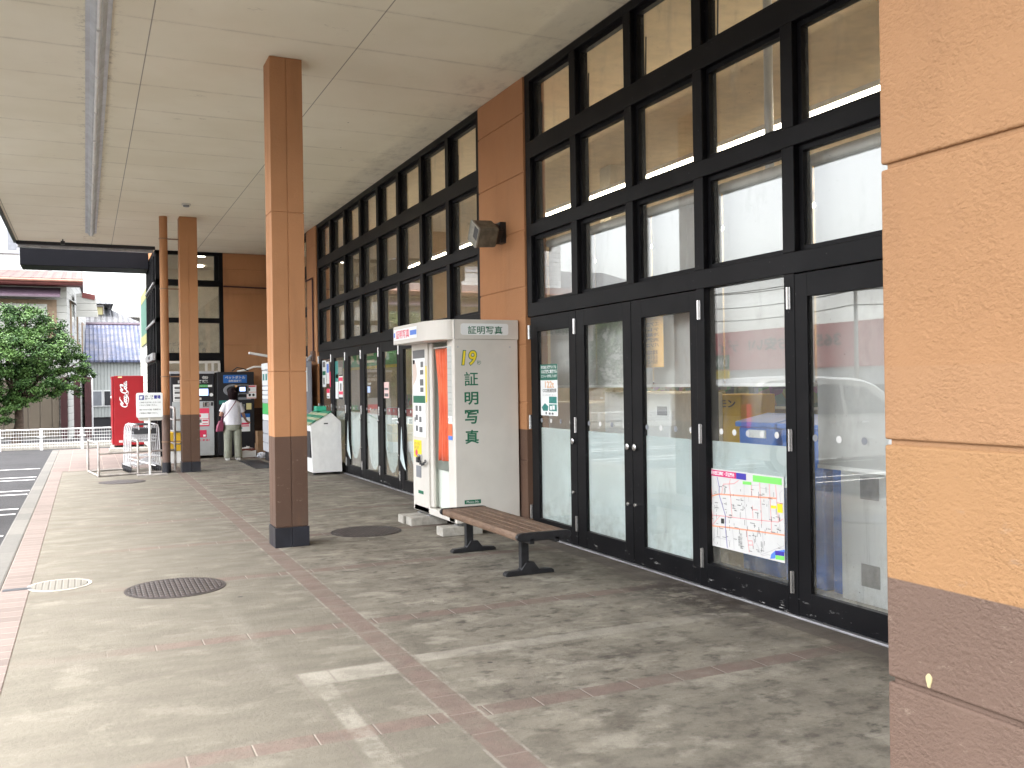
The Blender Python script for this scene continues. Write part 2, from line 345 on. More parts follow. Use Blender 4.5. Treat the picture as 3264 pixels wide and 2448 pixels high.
# ------------------------------------------------------------ mesh helpers
class MB:
    def __init__(s): s.v = []; s.f = []; s.mi = []
    def quad(s, *p, m=0):
        i = len(s.v); s.v += [tuple(q) for q in p]; s.f.append(tuple(range(i, i + len(p)))); s.mi.append(m); return s
    def box(s, x0, x1, y0, y1, z0, z1, m=0):
        if x0 > x1: x0, x1 = x1, x0
        if y0 > y1: y0, y1 = y1, y0
        if z0 > z1: z0, z1 = z1, z0
        i = len(s.v); s.v += [(x, y, z) for x in (x0, x1) for y in (y0, y1) for z in (z0, z1)]
        for q in ((0, 1, 3, 2), (4, 6, 7, 5), (0, 4, 5, 1), (2, 3, 7, 6), (0, 2, 6, 4), (1, 5, 7, 3)):
            s.f.append(tuple(i + k for k in q)); s.mi.append(m)
        return s
    def prism(s, pts, d, m=0):     # polygon (3D points) extruded by vector d
        n_ = len(pts); i = len(s.v); d = Vector(d)
        s.v += [tuple(p) for p in pts] + [tuple(Vector(p) + d) for p in pts]
        s.f.append(tuple(range(i + n_ - 1, i - 1, -1))); s.f.append(tuple(range(i + n_, i + 2 * n_))); s.mi += [m, m]
        for k in range(n_):
            a = i + k; b = i + (k + 1) % n_; s.f.append((a, b, b + n_, a + n_)); s.mi.append(m)
        return s
    def tube(s, pts, r, n_=8, m=0, caps=True, el=None):
        pts = [Vector(p) for p in pts]; N = len(pts); rr = r if isinstance(r, (list, tuple)) else [r] * N
        i = len(s.v); up = None
        for k, p in enumerate(pts):
            t = (pts[min(k + 1, N - 1)] - pts[max(k - 1, 0)]).normalized()
            if up is None: up = Vector((0, 0, 1)) if abs(t.z) < .9 else Vector((0, 1, 0))
            a = t.cross(up)
            if a.length < 1e-4: a = t.orthogonal()
            a.normalize(); b = a.cross(t).normalized(); up = b
            q = rr[k]; qa, qb = q if isinstance(q, tuple) else (q, q)
            for j in range(n_):
                w = 2 * math.pi * j / n_; s.v.append(tuple(p + a * qa * math.cos(w) + b * qb * math.sin(w)))
        for k in range(N - 1):
            for j in range(n_):
                a = i + k * n_ + j; b = i + k * n_ + (j + 1) % n_; s.f.append((a, b, b + n_, a + n_)); s.mi.append(m)
        if caps:
            s.f.append(tuple(range(i + n_ - 1, i - 1, -1))); s.f.append(tuple(range(i + (N - 1) * n_, i + N * n_))); s.mi += [m, m]
        return s
    def rings(s, rings, m=0, caps=True):   # list of rings of points with equal count
        i = len(s.v); n_ = len(rings[0])
        for r in rings: s.v += [tuple(p) for p in r]
        for k in range(len(rings) - 1):
            for j in range(n_):
                a = i + k * n_ + j; b = i + k * n_ + (j + 1) % n_; s.f.append((a, b, b + n_, a + n_)); s.mi.append(m)
        if caps:
            s.f.append(tuple(range(i + n_ - 1, i - 1, -1))); e = i + (len(rings) - 1) * n_; s.f.append(tuple(range(e, e + n_))); s.mi += [m, m]
        return s
    def build(s, name, mats, parent=None, bevel=0, smooth=False, label=None, cat=None, group=None, kind=None, seg=2):
        me = bpy.data.meshes.new(name)
        vs = [Vector(v) for v in s.v]
        lo = Vector([min(v[k] for v in vs) for k in range(3)]); hi = Vector([max(v[k] for v in vs) for k in range(3)])
        c = Vector(((lo.x + hi.x) / 2, (lo.y + hi.y) / 2, lo.z))
        me.from_pydata([tuple(v - c) for v in vs], [], s.f)
        mats = mats if isinstance(mats, (list, tuple)) else [mats]
        for q in mats: me.materials.append(MATS[q])
        if len(mats) > 1: me.polygons.foreach_set('material_index', s.mi)
        bm = bmesh.new(); bm.from_mesh(me)
        bmesh.ops.recalc_face_normals(bm, faces=bm.faces)
        bm.to_mesh(me); bm.free()
        if smooth:
            me.polygons.foreach_set('use_smooth', [True] * len(me.polygons))
            if smooth != 'all': me.set_sharp_from_angle(angle=R(40))
        o = bpy.data.objects.new(name, me); C.objects.link(o)
        place(o, c, parent)
        if bevel:
            b = o.modifiers.new('bevel', 'BEVEL'); b.width = bevel; b.segments = seg; b.limit_method = 'ANGLE'; b.angle_limit = R(40)
        tag(o, label, cat, group, kind); return o
WL = {}
def place(o, c, parent):
    WL[o.name] = Vector(c)
    if parent: o.parent = parent; o.location = Vector(c) - WL[parent.name]
    else: o.location = c
def tag(o, label=None, cat=None, group=None, kind=None):
    if label: o['label'] = label
    if cat: o['category'] = cat
    if group: o['group'] = group
    if kind: o['kind'] = kind
def thing(name, label, cat, loc, group=None):
    o = bpy.data.objects.new(name, None); C.objects.link(o); o.empty_display_size = .2
    place(o, Vector(loc), None); tag(o, label, cat, group); return o
def copy_tree(o, parent=None):
    c_ = o.copy(); C.objects.link(c_); c_.parent = parent
    for ch in o.children: copy_tree(ch, c_)
    return c_

# writing: text laid on a rectangle with corner o, reading direction u, up direction v
def text_geo(s, bold=0):
    cu = bpy.data.curves.new('t', 'FONT'); cu.body = s; cu.size = 1; cu.offset = bold; cu.resolution_u = 3; cu.space_line = 1.0
    ob = bpy.data.objects.new('t', cu); C.objects.link(ob)
    dg = bpy.context.evaluated_depsgraph_get(); me = bpy.data.meshes.new_from_object(ob.evaluated_get(dg))
    vs = [v.co.copy() for v in me.vertices]; fs = [tuple(p.vertices) for p in me.polygons]
    bpy.data.objects.remove(ob); bpy.data.curves.remove(cu); bpy.data.meshes.remove(me); return vs, fs
def text(mb, s, o, u, v, w, h, bold=0, m=0, mirror=False):
    vs, fs = text_geo(s, bold)
    if not vs: return mb
    x0 = min(q.x for q in vs); x1 = max(q.x for q in vs); y0 = min(q.y for q in vs); y1 = max(q.y for q in vs)
    o = Vector(o); u = Vector(u); v = Vector(v); i = len(mb.v)
    for q in vs:
        a = (q.x - x0) / max(x1 - x0, 1e-6); b = (q.y - y0) / max(y1 - y0, 1e-6)
        if mirror: a = 1 - a
        mb.v.append(tuple(o + u * w * a + v * h * b))
    for f in fs: mb.f.append(tuple(i + k for k in f)); mb.mi.append(m)
    return mb
UX, UY, UZ = Vector((1, 0, 0)), Vector((0, -1, 0)), Vector((0, 0, 1))
# face on plane y=const seen from -Y: u=+X ; face on plane x=const seen from -X: u=-Y
def rectx(mb, x, y0, y1, z0, z1, m=0, t=.002):   # thin sheet on a plane x = const, thickness towards -X
    return mb.box(x - t, x, y0, y1, z0, z1, m)
def recty(mb, y, x0, x1, z0, z1, m=0, t=.002):
    return mb.box(x0, x1, y - t, y, z0, z1, m)
def txx(mb, s, x, y0, y1, z0, z1, bold=0, m=0, mirror=False):
    return text(mb, s, (x, max(y0, y1), min(z0, z1)), UY, UZ, abs(y1 - y0), abs(z1 - z0), bold, m, mirror)
def txy(mb, s, y, x0, x1, z0, z1, bold=0, m=0, mirror=False):
    return text(mb, s, (min(x0, x1), y, min(z0, z1)), UX, UZ, abs(x1 - x0), abs(z1 - z0), bold, m, mirror)

def lot(fn):    # small helper so each block keeps its own names
    fn(); return fn
# ------------------------------------------------------------ setting: ground, kerb, paving
MB().quad((-900, -600, -.1), (900, -600, -.1), (900, 1200, -.1), (-900, 1200, -.1)).build('ground', 'asphalt', kind='structure')
MB().quad((-.4, -6, 0), (4.4, -6, 0), (4.4, 22.3, 0), (-.4, 22.3, 0)).quad((4.4, -6, 0), (4.4, -6, -.1), (-.4, -6, -.1), (-.4, -6, 0)).build('walkway', 'walkway', kind='structure')
MB().box(-.6, -.4, -6, 19.1, -.1, .003).build('tile_edging', 'pink_strip', kind='structure', bevel=.004)
MB().box(-.6, -.4, 19.1, 26.2, -.1, .004).box(-.4, 1.3, 19.1, 26.2, -.1, .004).box(1.3, 1.44, 22.05, 26.2, -.1, .004).build('paving', 'pink_pavers', kind='structure')
MB().box(-.78, -.6, -6, 26.2, -.11, .006).build('kerb', 'kerb', kind='structure', bevel=.02)
for (y, x1) in ((21.5, -.87), (19.45, -.85), (18.85, -.85), (16.85, -.84), (16.25, -.84), (14.3, -.85), (13.7, -.85), (11.7, -.85), (11.1, -.85), (9.1, -.85), (8.5, -.85), (6.5, -.85), (5.9, -.85), (3.9, -.85)):
    MB().quad((-6, y - .045, -.096), (x1, y - .045, -.096), (x1, y + .045, -.096), (-6, y + .045, -.096)).build('parking_line', 'road_paint', kind='structure')
# drain slot next to the pale cover
MB().box(-.585, -.385, 7.90, 7.98, 0, .006).build('drain_slot', 'dark_plastic', label='short black drain slot leading from the kerb to the pale cover', cat='drain')
def disc(cx, cy, r, z0, z1, n_=40, mb=None, m=0):
    mb = mb or MB(); pts = [(cx + r * math.cos(2 * math.pi * k / n_), cy + r * math.sin(2 * math.pi * k / n_), z0) for k in range(n_)]
    return mb.prism(pts, (0, 0, z1 - z0), m)
for (cx, cy, r, mt, lab) in ((.60, 7.43, .335, 'manhole', 'large dark iron manhole cover in the foreground left of the near column'),
                             (2.62, 9.35, .335, 'manhole', 'brown iron manhole cover between the column and the photo booth'),
                             (.53, 16.4, .33, 'manhole', 'distant iron manhole cover in front of the cart rack'),
                             (-.20, 7.97, .20, 'pale_cover', 'small pale concrete drain cover beside the pink kerb tiles')):
    t = thing('manhole_cover', lab, 'manhole cover', (cx, cy, 0))
    disc(cx, cy, r, .001, .007).build('cover', mt, t, bevel=.002)
    i = []
    ring = MB(); a = 48
    for k in range(a):
        w0, w1 = 2 * math.pi * k / a, 2 * math.pi * (k + 1) / a
        p = lambda rr, w, z: (cx + rr * math.cos(w), cy + rr * math.sin(w), z)
        ring.quad(p(r + .004, w0, .005), p(r + .028, w0, .005), p(r + .028, w1, .005), p(r + .004, w1, .005))
        ring.quad(p(r + .028, w0, .005), p(r + .028, w0, .0), p(r + .028, w1, .0), p(r + .028, w1, .005))
    ring.build('rim', 'cast_iron' if mt == 'manhole' else 'concrete_block', t)

# ------------------------------------------------------------ the shop building
FX, GX = 4.07, 4.15
B = thing('store_building', 'supermarket front with black framed windows, orange walls and a deep cream canopy', 'building', (4.07, 9, 0))
cA = [8.39 - .945 * k for k in range(7)]; cB = [17.66 - .9975 * k for k in range(9)]
cF = [21.9, 20.8, 19.7, 18.6]
ZR = [(3.93, 4.53), (3.10, 3.76), (2.31, 2.98)]
def grid(cs, doors=True):
    f = MB()
    y1, y0 = cs[0], cs[-1]
    for (a, b) in ((4.53, 4.61), (3.76, 3.93), (2.98, 3.10), (2.175, 2.31)):
        f.box(FX, FX + .14, y0 - .055, y1 + .055, a, b)
    for y in cs:
        w = .055
        for (a, b) in ZR: f.box(FX, FX + .14, y - w, y + w, a, b)
        f.box(FX + .0, FX + .012, y - .004, y + .004, 2.178, 2.30) if 0 else None
    if not doors:
        for (a, b) in ((0, .2), (1.0, 1.1)): f.box(FX, FX + .14, y0 - .055, y1 + .055, a, b)
        for y in cs:
            for (a, b) in ((.2, 1.0), (1.1, 2.175)): f.box(FX, FX + .14, y - .055, y + .055, a, b)
    return f.build('window_frame', 'black', B, bevel=.004)
def window(y0, y1, z0, z1, stay=False, x=FX, w=.035):
    f = MB(); xa, xb = x + .045, x + .10
    f.box(xa, xb, y0, y1, z0, z0 + w).box(xa, xb, y0, y1, z1 - w, z1).box(xa, xb, y0, y0 + w, z0 + w, z1 - w).box(xa, xb, y1 - w, y1, z0 + w, z1 - w)
    if stay: f.tube([(xb + .01, y1 - w - .02, z0 + w), (xb + .01, y1 - w - .035, z0 + .38)], .007, 6); f.tube([(xb + .01, y1 - w - .02, z0 + w), (xb + .05, y1 - w - .10, z0 + .05)], .006, 6)
    o = f.build('window', 'black', B)
    MB().box(x + .076, x + .082, y0 + w, y1 - w, z0 + w, z1 - w).build('pane', 'window_glass', o)
    return o
for cs in (cA, cB):
    grid(cs)
    for k in range(len(cs) - 1):
        for r, (a, b) in enumerate(ZR): window(cs[k + 1] + .055, cs[k] - .055, a, b, stay=(r == 0))
grid(cF, doors=False)
for k in range(3):
    for (a, b) in ZR + [(1.1, 2.175)]: window(cF[k + 1] + .055, cF[k] - .055, a, b)
def door(ya, yb, hinge_far=True, film=None, knob=True, st=.15, top=2.02, bot=.17):   # ya > yb
    f = MB(); x0, x1 = FX + .004, FX + .05; a, b = yb + .004, ya - .004
    f.box(x0, x1, a, a + st - .02, .015, 2.168).box(x0, x1, b - st, b, .015, 2.168).box(x0, x1, a + st - .02, b - st, top, 2.168).box(x0, x1, a + st - .02, b - st, .015, bot)
    d = f.build('door', 'black', B, bevel=.003)
    g0, g1 = a + st - .02, b - st
    MB().box(FX + .028, FX + .034, g0, g1, bot, top).build('pane', 'window_glass', d)
    if film == 'full': MB().box(FX + .036, FX + .038, g0 + .003, g1 - .003, bot + .003, 1.07).build('frosted_film', 'frost_film', d)
    if film and film != 'full':
        dep, sk = film; pts = [(FX + .037, g1 - .01, 1.07)]
        for k in range(15):
            u = k / 14; zz = dep + .42 * abs(2 * u - 1 + sk) ** 2.4 + .012 * math.sin(k * 2.7); pts.append((FX + .037, g1 - .01 - u * (g1 - g0 - .02), min(zz, 1.0)))
        pts.append((FX + .037, g0 + .01, 1.07)); MB().prism(pts, (.002, 0, 0)).build('frosted_film', 'frost_film', d)
    hy = ya if hinge_far else yb
    for z in (1.95, 1.05, .15):
        h = MB(); h.tube([(FX - .016, hy, z), (FX - .016, hy, z + .14)], .010, 10); h.box(FX - .012, FX + .002, hy - .02, hy + .004, z, z + .14)
        h.build('hinge', 'steel', d, smooth=True)
    ky = (yb + .055) if hinge_far else (ya - .055)
    if knob:
        for z, r in ((.97, .028), (.50, .017)):
            k = MB(); k.tube([(FX + .004, ky, z), (FX - .02, ky, z), (FX - .024, ky, z)], [r, r, r * .8], 16); k.build('lock', 'steel', d, smooth=True)
    n6 = 4
    for k in range(n6):
        y = g0 + .03 + (g1 - g0 - .06) * k / (n6 - 1); pts = [(FX + .026, y + .022 * math.cos(t_ * math.pi / 7), 1.14 + .022 * math.sin(t_ * math.pi / 7)) for t_ in range(14)]
        MB().prism(pts, (.0015, 0, 0)).build('warning_dot', 'white_paper' if k % 2 == 0 else 'mid_grey', d)
    return d
door(cA[0], cA[1], True, 'full'); door(cA[1], cA[2], True, 'full'); door(cA[2], cA[3], False, 'full')
door(cA[4], cA[5], True, None); door(cA[5], cA[6], True, None)
# fixed full height window between the doors
f = MB(); a, b = cA[4], cA[3]
f.box(FX, FX + .12, a - .045, a + .05, 0, 2.175).box(FX, FX + .12, b - .05, b + .045, 0, 2.175).box(FX, FX + .12, a + .05, b - .05, 0, .185)
w4 = f.build('window', 'black', B, bevel=.003)
MB().box(FX + .05, FX + .056, a + .05, b - .05, .185, 2.175).build('pane', 'window_glass', w4)
MB().box(FX + .058, FX + .060, a + .052, b - .052, .80, 1.07).build('frosted_film', 'frost_film', w4)
for k in range(6):
    y = 5.53 - .146 * k; MB().prism([(FX + .046, y + .022 * math.cos(t_ * math.pi / 7), 1.14 + .022 * math.sin(t_ * math.pi / 7)) for t_ in range(14)], (.0015, 0, 0)).build('warning_dot', 'white_paper' if k % 3 else 'light_grey', w4)
films = [None, (.55, .0), (.30, .25), (.20, -.1), (.22, .05), (.35, -.2), (.2, .1), (.25, .1)]
for k in range(8): door(cB[k], cB[k + 1], True, films[k] or None)
# torn film hanging off two panes
for (y, z0) in ((15.45, .28), (12.5, .32)):
    MB().prism([(FX - .004, y + .10, .92), (FX - .012, y + .05, .62), (FX - .016, y - .10, z0), (FX - .02, y + .02, z0 + .06), (FX - .02, y + .12, z0 + .14)], (-.002, .01, 0)).build('torn_film', 'frost_film', B)
MB().box(FX - .02, FX + .1, cA[6] - .05, cA[0] + .05, -.02, .012).box(FX - .02, FX + .1, cB[8] - .05, cB[0] + .05, -.02, .012).build('door_sill', 'galvanised', B, bevel=.003)
# walls in panels with grooves
def panels(mb, ax, pos, a0, a1, joints, thick, sgn=-1, g=.007):
    for k in range(len(joints) - 1):
        z0, z1 = joints[k] + g, joints[k + 1] - g
        if ax == 'x': mb.box(pos, pos - sgn * thick, a0, a1, z0, z1)
        else: mb.box(a0, a1, pos, pos - sgn * thick, z0, z1)
    bb = .010
    if ax == 'x': mb.box(pos - sgn * bb, pos - sgn * (thick - .005), a0 + .003, a1 - .003, joints[0], joints[-1])
    else: mb.box(a0 + .003, a1 - .003, pos - sgn * bb, pos - sgn * (thick - .005), joints[0], joints[-1])
J = [0, .14, .73, 1.316, 1.9, 2.486, 3.06, 3.64, 4.24, 4.61]
m_ = MB(); panels(m_, 'x', 4.05, 8.45, 9.62, J, .25); m_.build('wall', 'stucco', B, bevel=.004)
m_ = MB(); panels(m_, 'x', 4.05, 17.72, 18.54, J, .25); m_.build('wall', 'stucco', B, bevel=.004)
m_ = MB(); panels(m_, 'y', 22.05, 2.90, 4.3, [0, .14, 1.3, 1.92, 2.50, 3.08, 3.68, 4.23, 4.61], .25); m_.build('wall', 'stucco', B, bevel=.004)
# near wing wall at the right edge of the view
m_ = MB(); yE = 1.535
J2 = [-.02, .24, .831, 1.359, 1.971, 2.58, 3.17, 3.78, 4.61]; g = .006
for k in range(len(J2) - 1): m_.box(1.62, 4.06, -6, yE, J2[k] + g, J2[k + 1] - g)
m_.box(1.629, 4.0, -5.9, yE - .009, 0, 4.61); m_.build('wing_wall', 'stucco_near', B, bevel=.006, seg=3)
m_ = MB()
for k in range(8): 
    pass
pts = []
for k in range(12):
    a = 2 * math.pi * k / 12; pts.append((1.617, 1.422 + .0075 * math.cos(a) * (1 + .3 * math.sin(3 * a)), .857 + .016 * math.sin(a)))
MB().prism(pts, (.006, 0, 0)).build('paint_chip', M('pale_putty', (.75, .66, .42), .7), B) if False else None
M('putty', (.40, .34, .19), .7); MB().prism(pts, (.006, 0, 0)).build('putty_spot', 'putty', B, bevel=.002)
# columns
def column(x0, y0, w=.30):
    m_ = MB(); j = [.19, 1.65, 3.15, 4.61]; h = w / 2 - .004
    for k in range(3):
        for (ax, ay) in ((x0, y0), (x0 + w / 2 + .004, y0), (x0, y0 + w / 2 + .004), (x0 + w / 2 + .004, y0 + w / 2 + .004)):
            m_.box(ax, ax + h, ay, ay + h, j[k] + .004, j[k + 1] - .004)
    m_.box(x0 + .007, x0 + w - .007, y0 + .007, y0 + w - .007, .1, 4.61)
    c_ = m_.build('column', 'stucco', B, bevel=.003)
    p_ = MB(); e = .008
    for ax in (x0 - e, x0 + w / 2 + .0015):
        for ay in (y0 - e, y0 + w / 2 + .0015): p_.box(ax, ax + w / 2 + e - .0015, ay, ay + w / 2 + e - .0015, 0, .186)
    p_.build('plinth', 'plinth', c_, bevel=.003)
column(1.60, 8.80, .305); column(1.57, 17.62, .305)
# canopy
cn = MB().box(-1.25, 4.2, -.5, 21.54, 4.61, 4.9).box(1.43, 4.3, 21.54, 22.3, 4.61, 4.9).build('canopy', 'soffit', B)  # near end cut short, out of view, to let more sky light under
MB().box(-1.30, -1.252, -.5, 21.59, 4.56, 5.0).box(-1.252, 1.42, 21.542, 21.59, 4.54, 5.0).build('fascia', 'charcoal', cn, bevel=.004)
MB().box(-1.24, 1.38, 21.592, 21.68, 4.48, 4.60).build('gutter', 'galvanised', cn, bevel=.01)
# far wing with glass corner
wg = MB(); X0, X1, Yw = 1.45, 2.90, 22.05
M('beam_black', (.004, .004, .006), .6, var=.1, spec=.12)
for (a, b) in ((4.53, 4.61), (3.83, 3.97), (3.0, 3.11), (2.14, 2.32)): wg.box(X0, X1, Yw, Yw + .12, a, b)
wg.box(X0, X0 + .09, Yw, Yw + .12, 0, 4.61); wg.box(X1 - .09, X1, Yw - .001, Yw + .12, 0, 4.61); wg.box(X0 + .09, X1 - .09, Yw, Yw + .12, 0, 1.0)
wg.box(X1 - .19, X1 - .09, Yw + .01, Yw + .1, 3.97, 4.53)
for y in (22.6, 23.1, 23.6, 24.1, 24.6, 25.1): wg.box(1.43, 1.53, y, y + .06, 0, 4.61)
for (a, b) in ((4.53, 4.61), (3.8, 3.88), (3.02, 3.1), (2.1, 2.2), (0, .12)): wg.box(1.44, 1.52, 22.17, 25.16, a, b)
wg.build('window_frame', 'black', B, bevel=.004)
MB().box(1.40, 1.43, 22.1, 25.1, 3.86, 3.90).box(1.40, 1.43, 22.1, 25.1, 3.0, 3.05).box(1.37, 1.43, 22.1, 24.9, 2.16, 2.32).build('bracket_rail', 'galvanised', B)
MB().box(1.355, 1.368, 23.1, 23.5, 2.21, 2.27).build('door_sensor', 'dark_plastic', B)
for (a, b) in ((3.97, 4.53), (3.11, 3.83), (2.32, 3.0), (1.0, 2.14)):
    MB().box(X0 + .09, X1 - .09, Yw + .05, Yw + .056, a, b).build('pane', 'window_glass', B)
MB().box(1.48, 1.486, 22.17, 25.1, .12, 4.53).build('pane', 'window_glass', B)
sf = MB()
for (a, b) in ((2.08, 2.13), (1.86, 1.90)): sf.box(1.55, 2.80, Yw - .03, Yw + .0, a, b)
for x in (1.55, 2.15, 2.48, 2.62, 2.76): sf.box(x, x + .05, Yw - .03, Yw, 1.0, 2.08)
sf.build('shop_window_frame', 'booth', B)
t = MB()
txy(t, 'サービス 津山出張所', Yw + .046, 1.60, 2.46, 2.48, 2.56); txy(t, '岡山  生  活  組  合', Yw + .046, 1.62, 2.52, 2.33, 2.44)
t.build('window_lettering', 'grey_ink', B)
# wing rooms
room = MB()
room.quad((1.5, 25.15, 0), (1.5, 25.15, 4.58), (6, 25.15, 4.58), (6, 25.15, 0)); room.quad((6, 22.4, 0), (6, 25.15, 0), (6, 25.15, 4.58), (6, 22.4, 4.58)); room.quad((1.5, 22.3, 4.58), (6, 22.3, 4.58), (6, 25.15, 4.58), (1.5, 25.15, 4.58))
room.build('wing_room', 'cream_wall', B)
for (x, y) in ((2.48, 22.44), (2.60, 24.25)): disc(x, y, .085 if y < 23 else .13, 4.555, 4.575, 20).build('downlight', 'downlight', B)
MB().box(1.45, 6, 25.2, 25.4, 0, 4.6).build('end_wall', 'cream_siding', B)
MB().box(1.47, 6, 25.4, 29, 0, 5.0).build('annex_wall', 'cream_siding', B)
pn = MB().box(1.445, 1.47, 25.5, 28.0, 2.7, 4.1, 0).box(1.440, 1.446, 25.5, 28.0, 3.85, 4.1, 1).box(1.440, 1.446, 25.5, 28.0, 2.7, 2.95, 1).build('painted_panel', [M('panel_teal', (.05, .13, .10), .6, var=.2) and 'panel_teal', M('panel_yellow', (.24, .23, .09), .6, var=.1) and 'panel_yellow'], B)
MB().box(-1.32, 1.42, 23.9, 24.9, 4.40, 4.9).build('entrance_canopy', 'beam_black', B, bevel=.01)
MB().box(1.42, 1.60, 22.0, 25.2, 4.615, 5.3).build('parapet', 'stucco', B)
# inside of the shop
MB().quad((4.2, 2.6, 4.64), (12, 2.6, 4.64), (12, 22, 4.64), (4.2, 22, 4.64)).build('shop_ceiling', 'tan_ceiling', B)
MB().quad((12, 2.6, 0), (12, 22, 0), (12, 22, 4.64), (12, 2.6, 4.64)).quad((4.2, 2.6, 0), (12, 2.6, 0), (12, 2.6, 4.64), (4.2, 2.6, 4.64)).quad((4.2, 22, 0), (12, 22, 0), (12, 22, 4.64), (4.2, 22, 4.64)).build('shop_wall', 'cream_wall', B)
MB().quad((4.2, 2.6, .004), (12, 2.6, .004), (12, 22, .004), (4.2, 22, .004)).build('shop_floor', 'shop_floor', B)
MB().box(6.9, 7.2, 11.5, 11.8, 0, 4.64).box(6.9, 7.2, 6.2, 6.5, 2.9, 4.64).build('inner_column', 'cream_wall', B)
MB().tube([(4.9, 5.75, 2.0), (4.9, 5.75, 4.64)], .035, 10).build('inner_pipe', 'light_grey', B, smooth=True)
# ------------------------------------------------------------ things hanging inside the shop
t = thing('strip_light', 'long lit fluorescent strip hanging inside the shop', 'light', (6.2, 9, 3.93))
MB().box(6.17, 6.27, 3.0, 19, 4.0, 4.05).build('housing', 'white_metal', t)
MB().tube([(6.2, 3.0, 3.965), (6.2, 19, 3.965)], .024, 10).build('tube', 'lit_tube', t, smooth=True)
t = thing('strip_light', 'short lit ceiling strip deep inside the shop behind the far bay', 'light', (11, 14, 4.38))
MB().box(10.97, 11.07, 8, 20, 4.42, 4.46).build('housing', 'white_metal', t)
MB().tube([(11, 8, 4.39), (11, 20, 4.39)], .035, 10).build('tube', 'lit_tube', t, smooth=True)
bl = [('nearest to the orange wall', 3.70, .94), ('above the town map window', 4.65, 1.47), ('behind the right leaf of the double door', 5.60, 1.47), ('behind the left leaf of the double door', 6.55, 1.47), ('behind the door next to the photo booth', 7.49, 1.47)]
n = NT('blind_cloth'); n.col((.46, .46, .45)); n.rough(.8); MATS['blind_cloth'] = n.mt
for (lab, y, z) in bl:
    t = thing('roller_blind', 'pale roller blind ' + lab, 'blind', (4.32, y + .45, z))
    MB().tube([(4.32, y + .01, 2.93), (4.32, y + .94, 2.93)], .04, 12).build('roller', 'white_metal', t, smooth=True)
    MB().box(4.318, 4.322, y + .012, y + .938, z, 2.93).build('cloth', 'blind_cloth', t)
    MB().box(4.310, 4.330, y + .01, y + .94, z - .012, z + .012).build('bottom_bar', 'white_metal', t)
# ------------------------------------------------------------ canopy fittings
t = thing('fluorescent_fixture', 'long dirty white fluorescent light fixture under the canopy', 'light fixture', (.14, 9, 4.5))
h = MB().box(.04, .24, 0, 19.9, 4.575, 4.61)
h.prism([(.075, 0, 4.575), (.205, 0, 4.575), (.17, 0, 4.53), (.11, 0, 4.53)], (0, 19.9, 0)); h.build('housing', M('fixture_enamel', (.50, .52, .55), .4, var=.12, ns=5, dirt=.35) and 'fixture_enamel', t)
for k in range(15):
    MB().tube([(.14, .9 + 1.26 * k, 4.505), (.14, .9 + 1.26 * k + 1.2, 4.505)], .016, 10).build('tube', 'white_metal', t, smooth=True)
t = thing('smoke_detector', 'small round detector on the canopy ceiling before the second column', 'detector', (1.58, 16.4, 4.55))
disc(1.58, 16.4, .075, 4.585, 4.61, 20).build('base', 'booth', t); disc(1.58, 16.4, .05, 4.56, 4.585, 20).build('head', 'mid_grey', t)
t = thing('security_camera', 'tiny dark camera under the far corner of the canopy', 'camera', (-.38, 21.1, 4.5))
MB().box(-.42, -.34, 21.05, 21.15, 4.50, 4.57).build('body', 'black_iron', t, bevel=.01); MB().tube([(-.38, 21.1, 4.57), (-.38, 21.1, 4.61)], .012).build('bracket', 'black_iron', t)
t = thing('downpipe', 'brown painted downpipe standing beside the second column', 'pipe', (1.31, 17.75, 0))
MB().tube([(1.31, 17.75, .18), (1.31, 17.75, 1.04)], .072, 20).build('lower_pipe', M('pipe_dark', (.14, .088, .068), .6), t, smooth=True) if 0 else None
M('pipe_dark', (.13, .08, .062), .6, var=.1, dirt=.3)
MB().tube([(1.31, 17.75, .19), (1.31, 17.75, 1.04)], .070, 20).build('lower_pipe', 'pipe_dark', t, smooth=True)
MB().tube([(1.31, 17.75, 1.04), (1.31, 17.75, 4.61)], .070, 20).build('upper_pipe', 'stucco', t, smooth=True)
MB().tube([(1.31, 17.75, 0), (1.31, 17.75, .19)], .076, 20).build('plinth', 'plinth', t, smooth=True)
for z in (.55, 1.72, 3.3, 4.2): 
    MB().tube([(1.31, 17.75, z), (1.31, 17.75, z + .02)], .078, 20).box(1.38, 1.572, 17.74, 17.77, z, z + .02).build('clamp', 'pipe_brown', t)
# horn loudspeaker on the orange pier
v1 = Vector((86, -121, 160)).normalized(); v2 = Vector((-42, -181, -114)).normalized(); v2 = (v2 - v1 * v1.dot(v2)).normalized()
nn = v1.cross(v2).normalized()
Rm = Matrix((_X, _Y, _Z))
if nn.x > 0: nn = -nn
v1, v2, nn = Rm @ v1, Rm @ v2, Rm @ nn
_r = Rm @ Vector((1508.7 - 1632, -(745.3 - 1224), -_f)); c0 = Vector((0, 0, 1.5)) + _r * (3.70 / _r.x)
t = thing('horn_speaker', 'grey square horn loudspeaker tilted on the orange pier above the photo booth', 'loudspeaker', (4.05, c0.y, c0.z))
def sq(c, s, r=.12):
    o_ = []
    for (a, b) in ((1, 1), (-1, 1), (-1, -1), (1, -1)):
        for (da, db) in (((0, -r) if a * b > 0 else (-r * 1, 0)), ((-r, 0) if a * b > 0 else (0, -r))):
            o_.append(c + v1 * s * a * (1 + da) + v2 * s * b * (1 + db))
    return o_
s_ = .112
M('speaker_grey', (.13, .115, .085), .6, var=.3, ns=14, dirt=.5); M('speaker_pale', (.30, .29, .25), .55, var=.15, ns=14, dirt=.3)
MB().rings([sq(c0 - nn * .004, s_ * .985), sq(c0 - nn * .22, s_ * .97), sq(c0 - nn * .235, s_ * .9)], caps=False).build('horn', 'speaker_grey', t, bevel=.002)
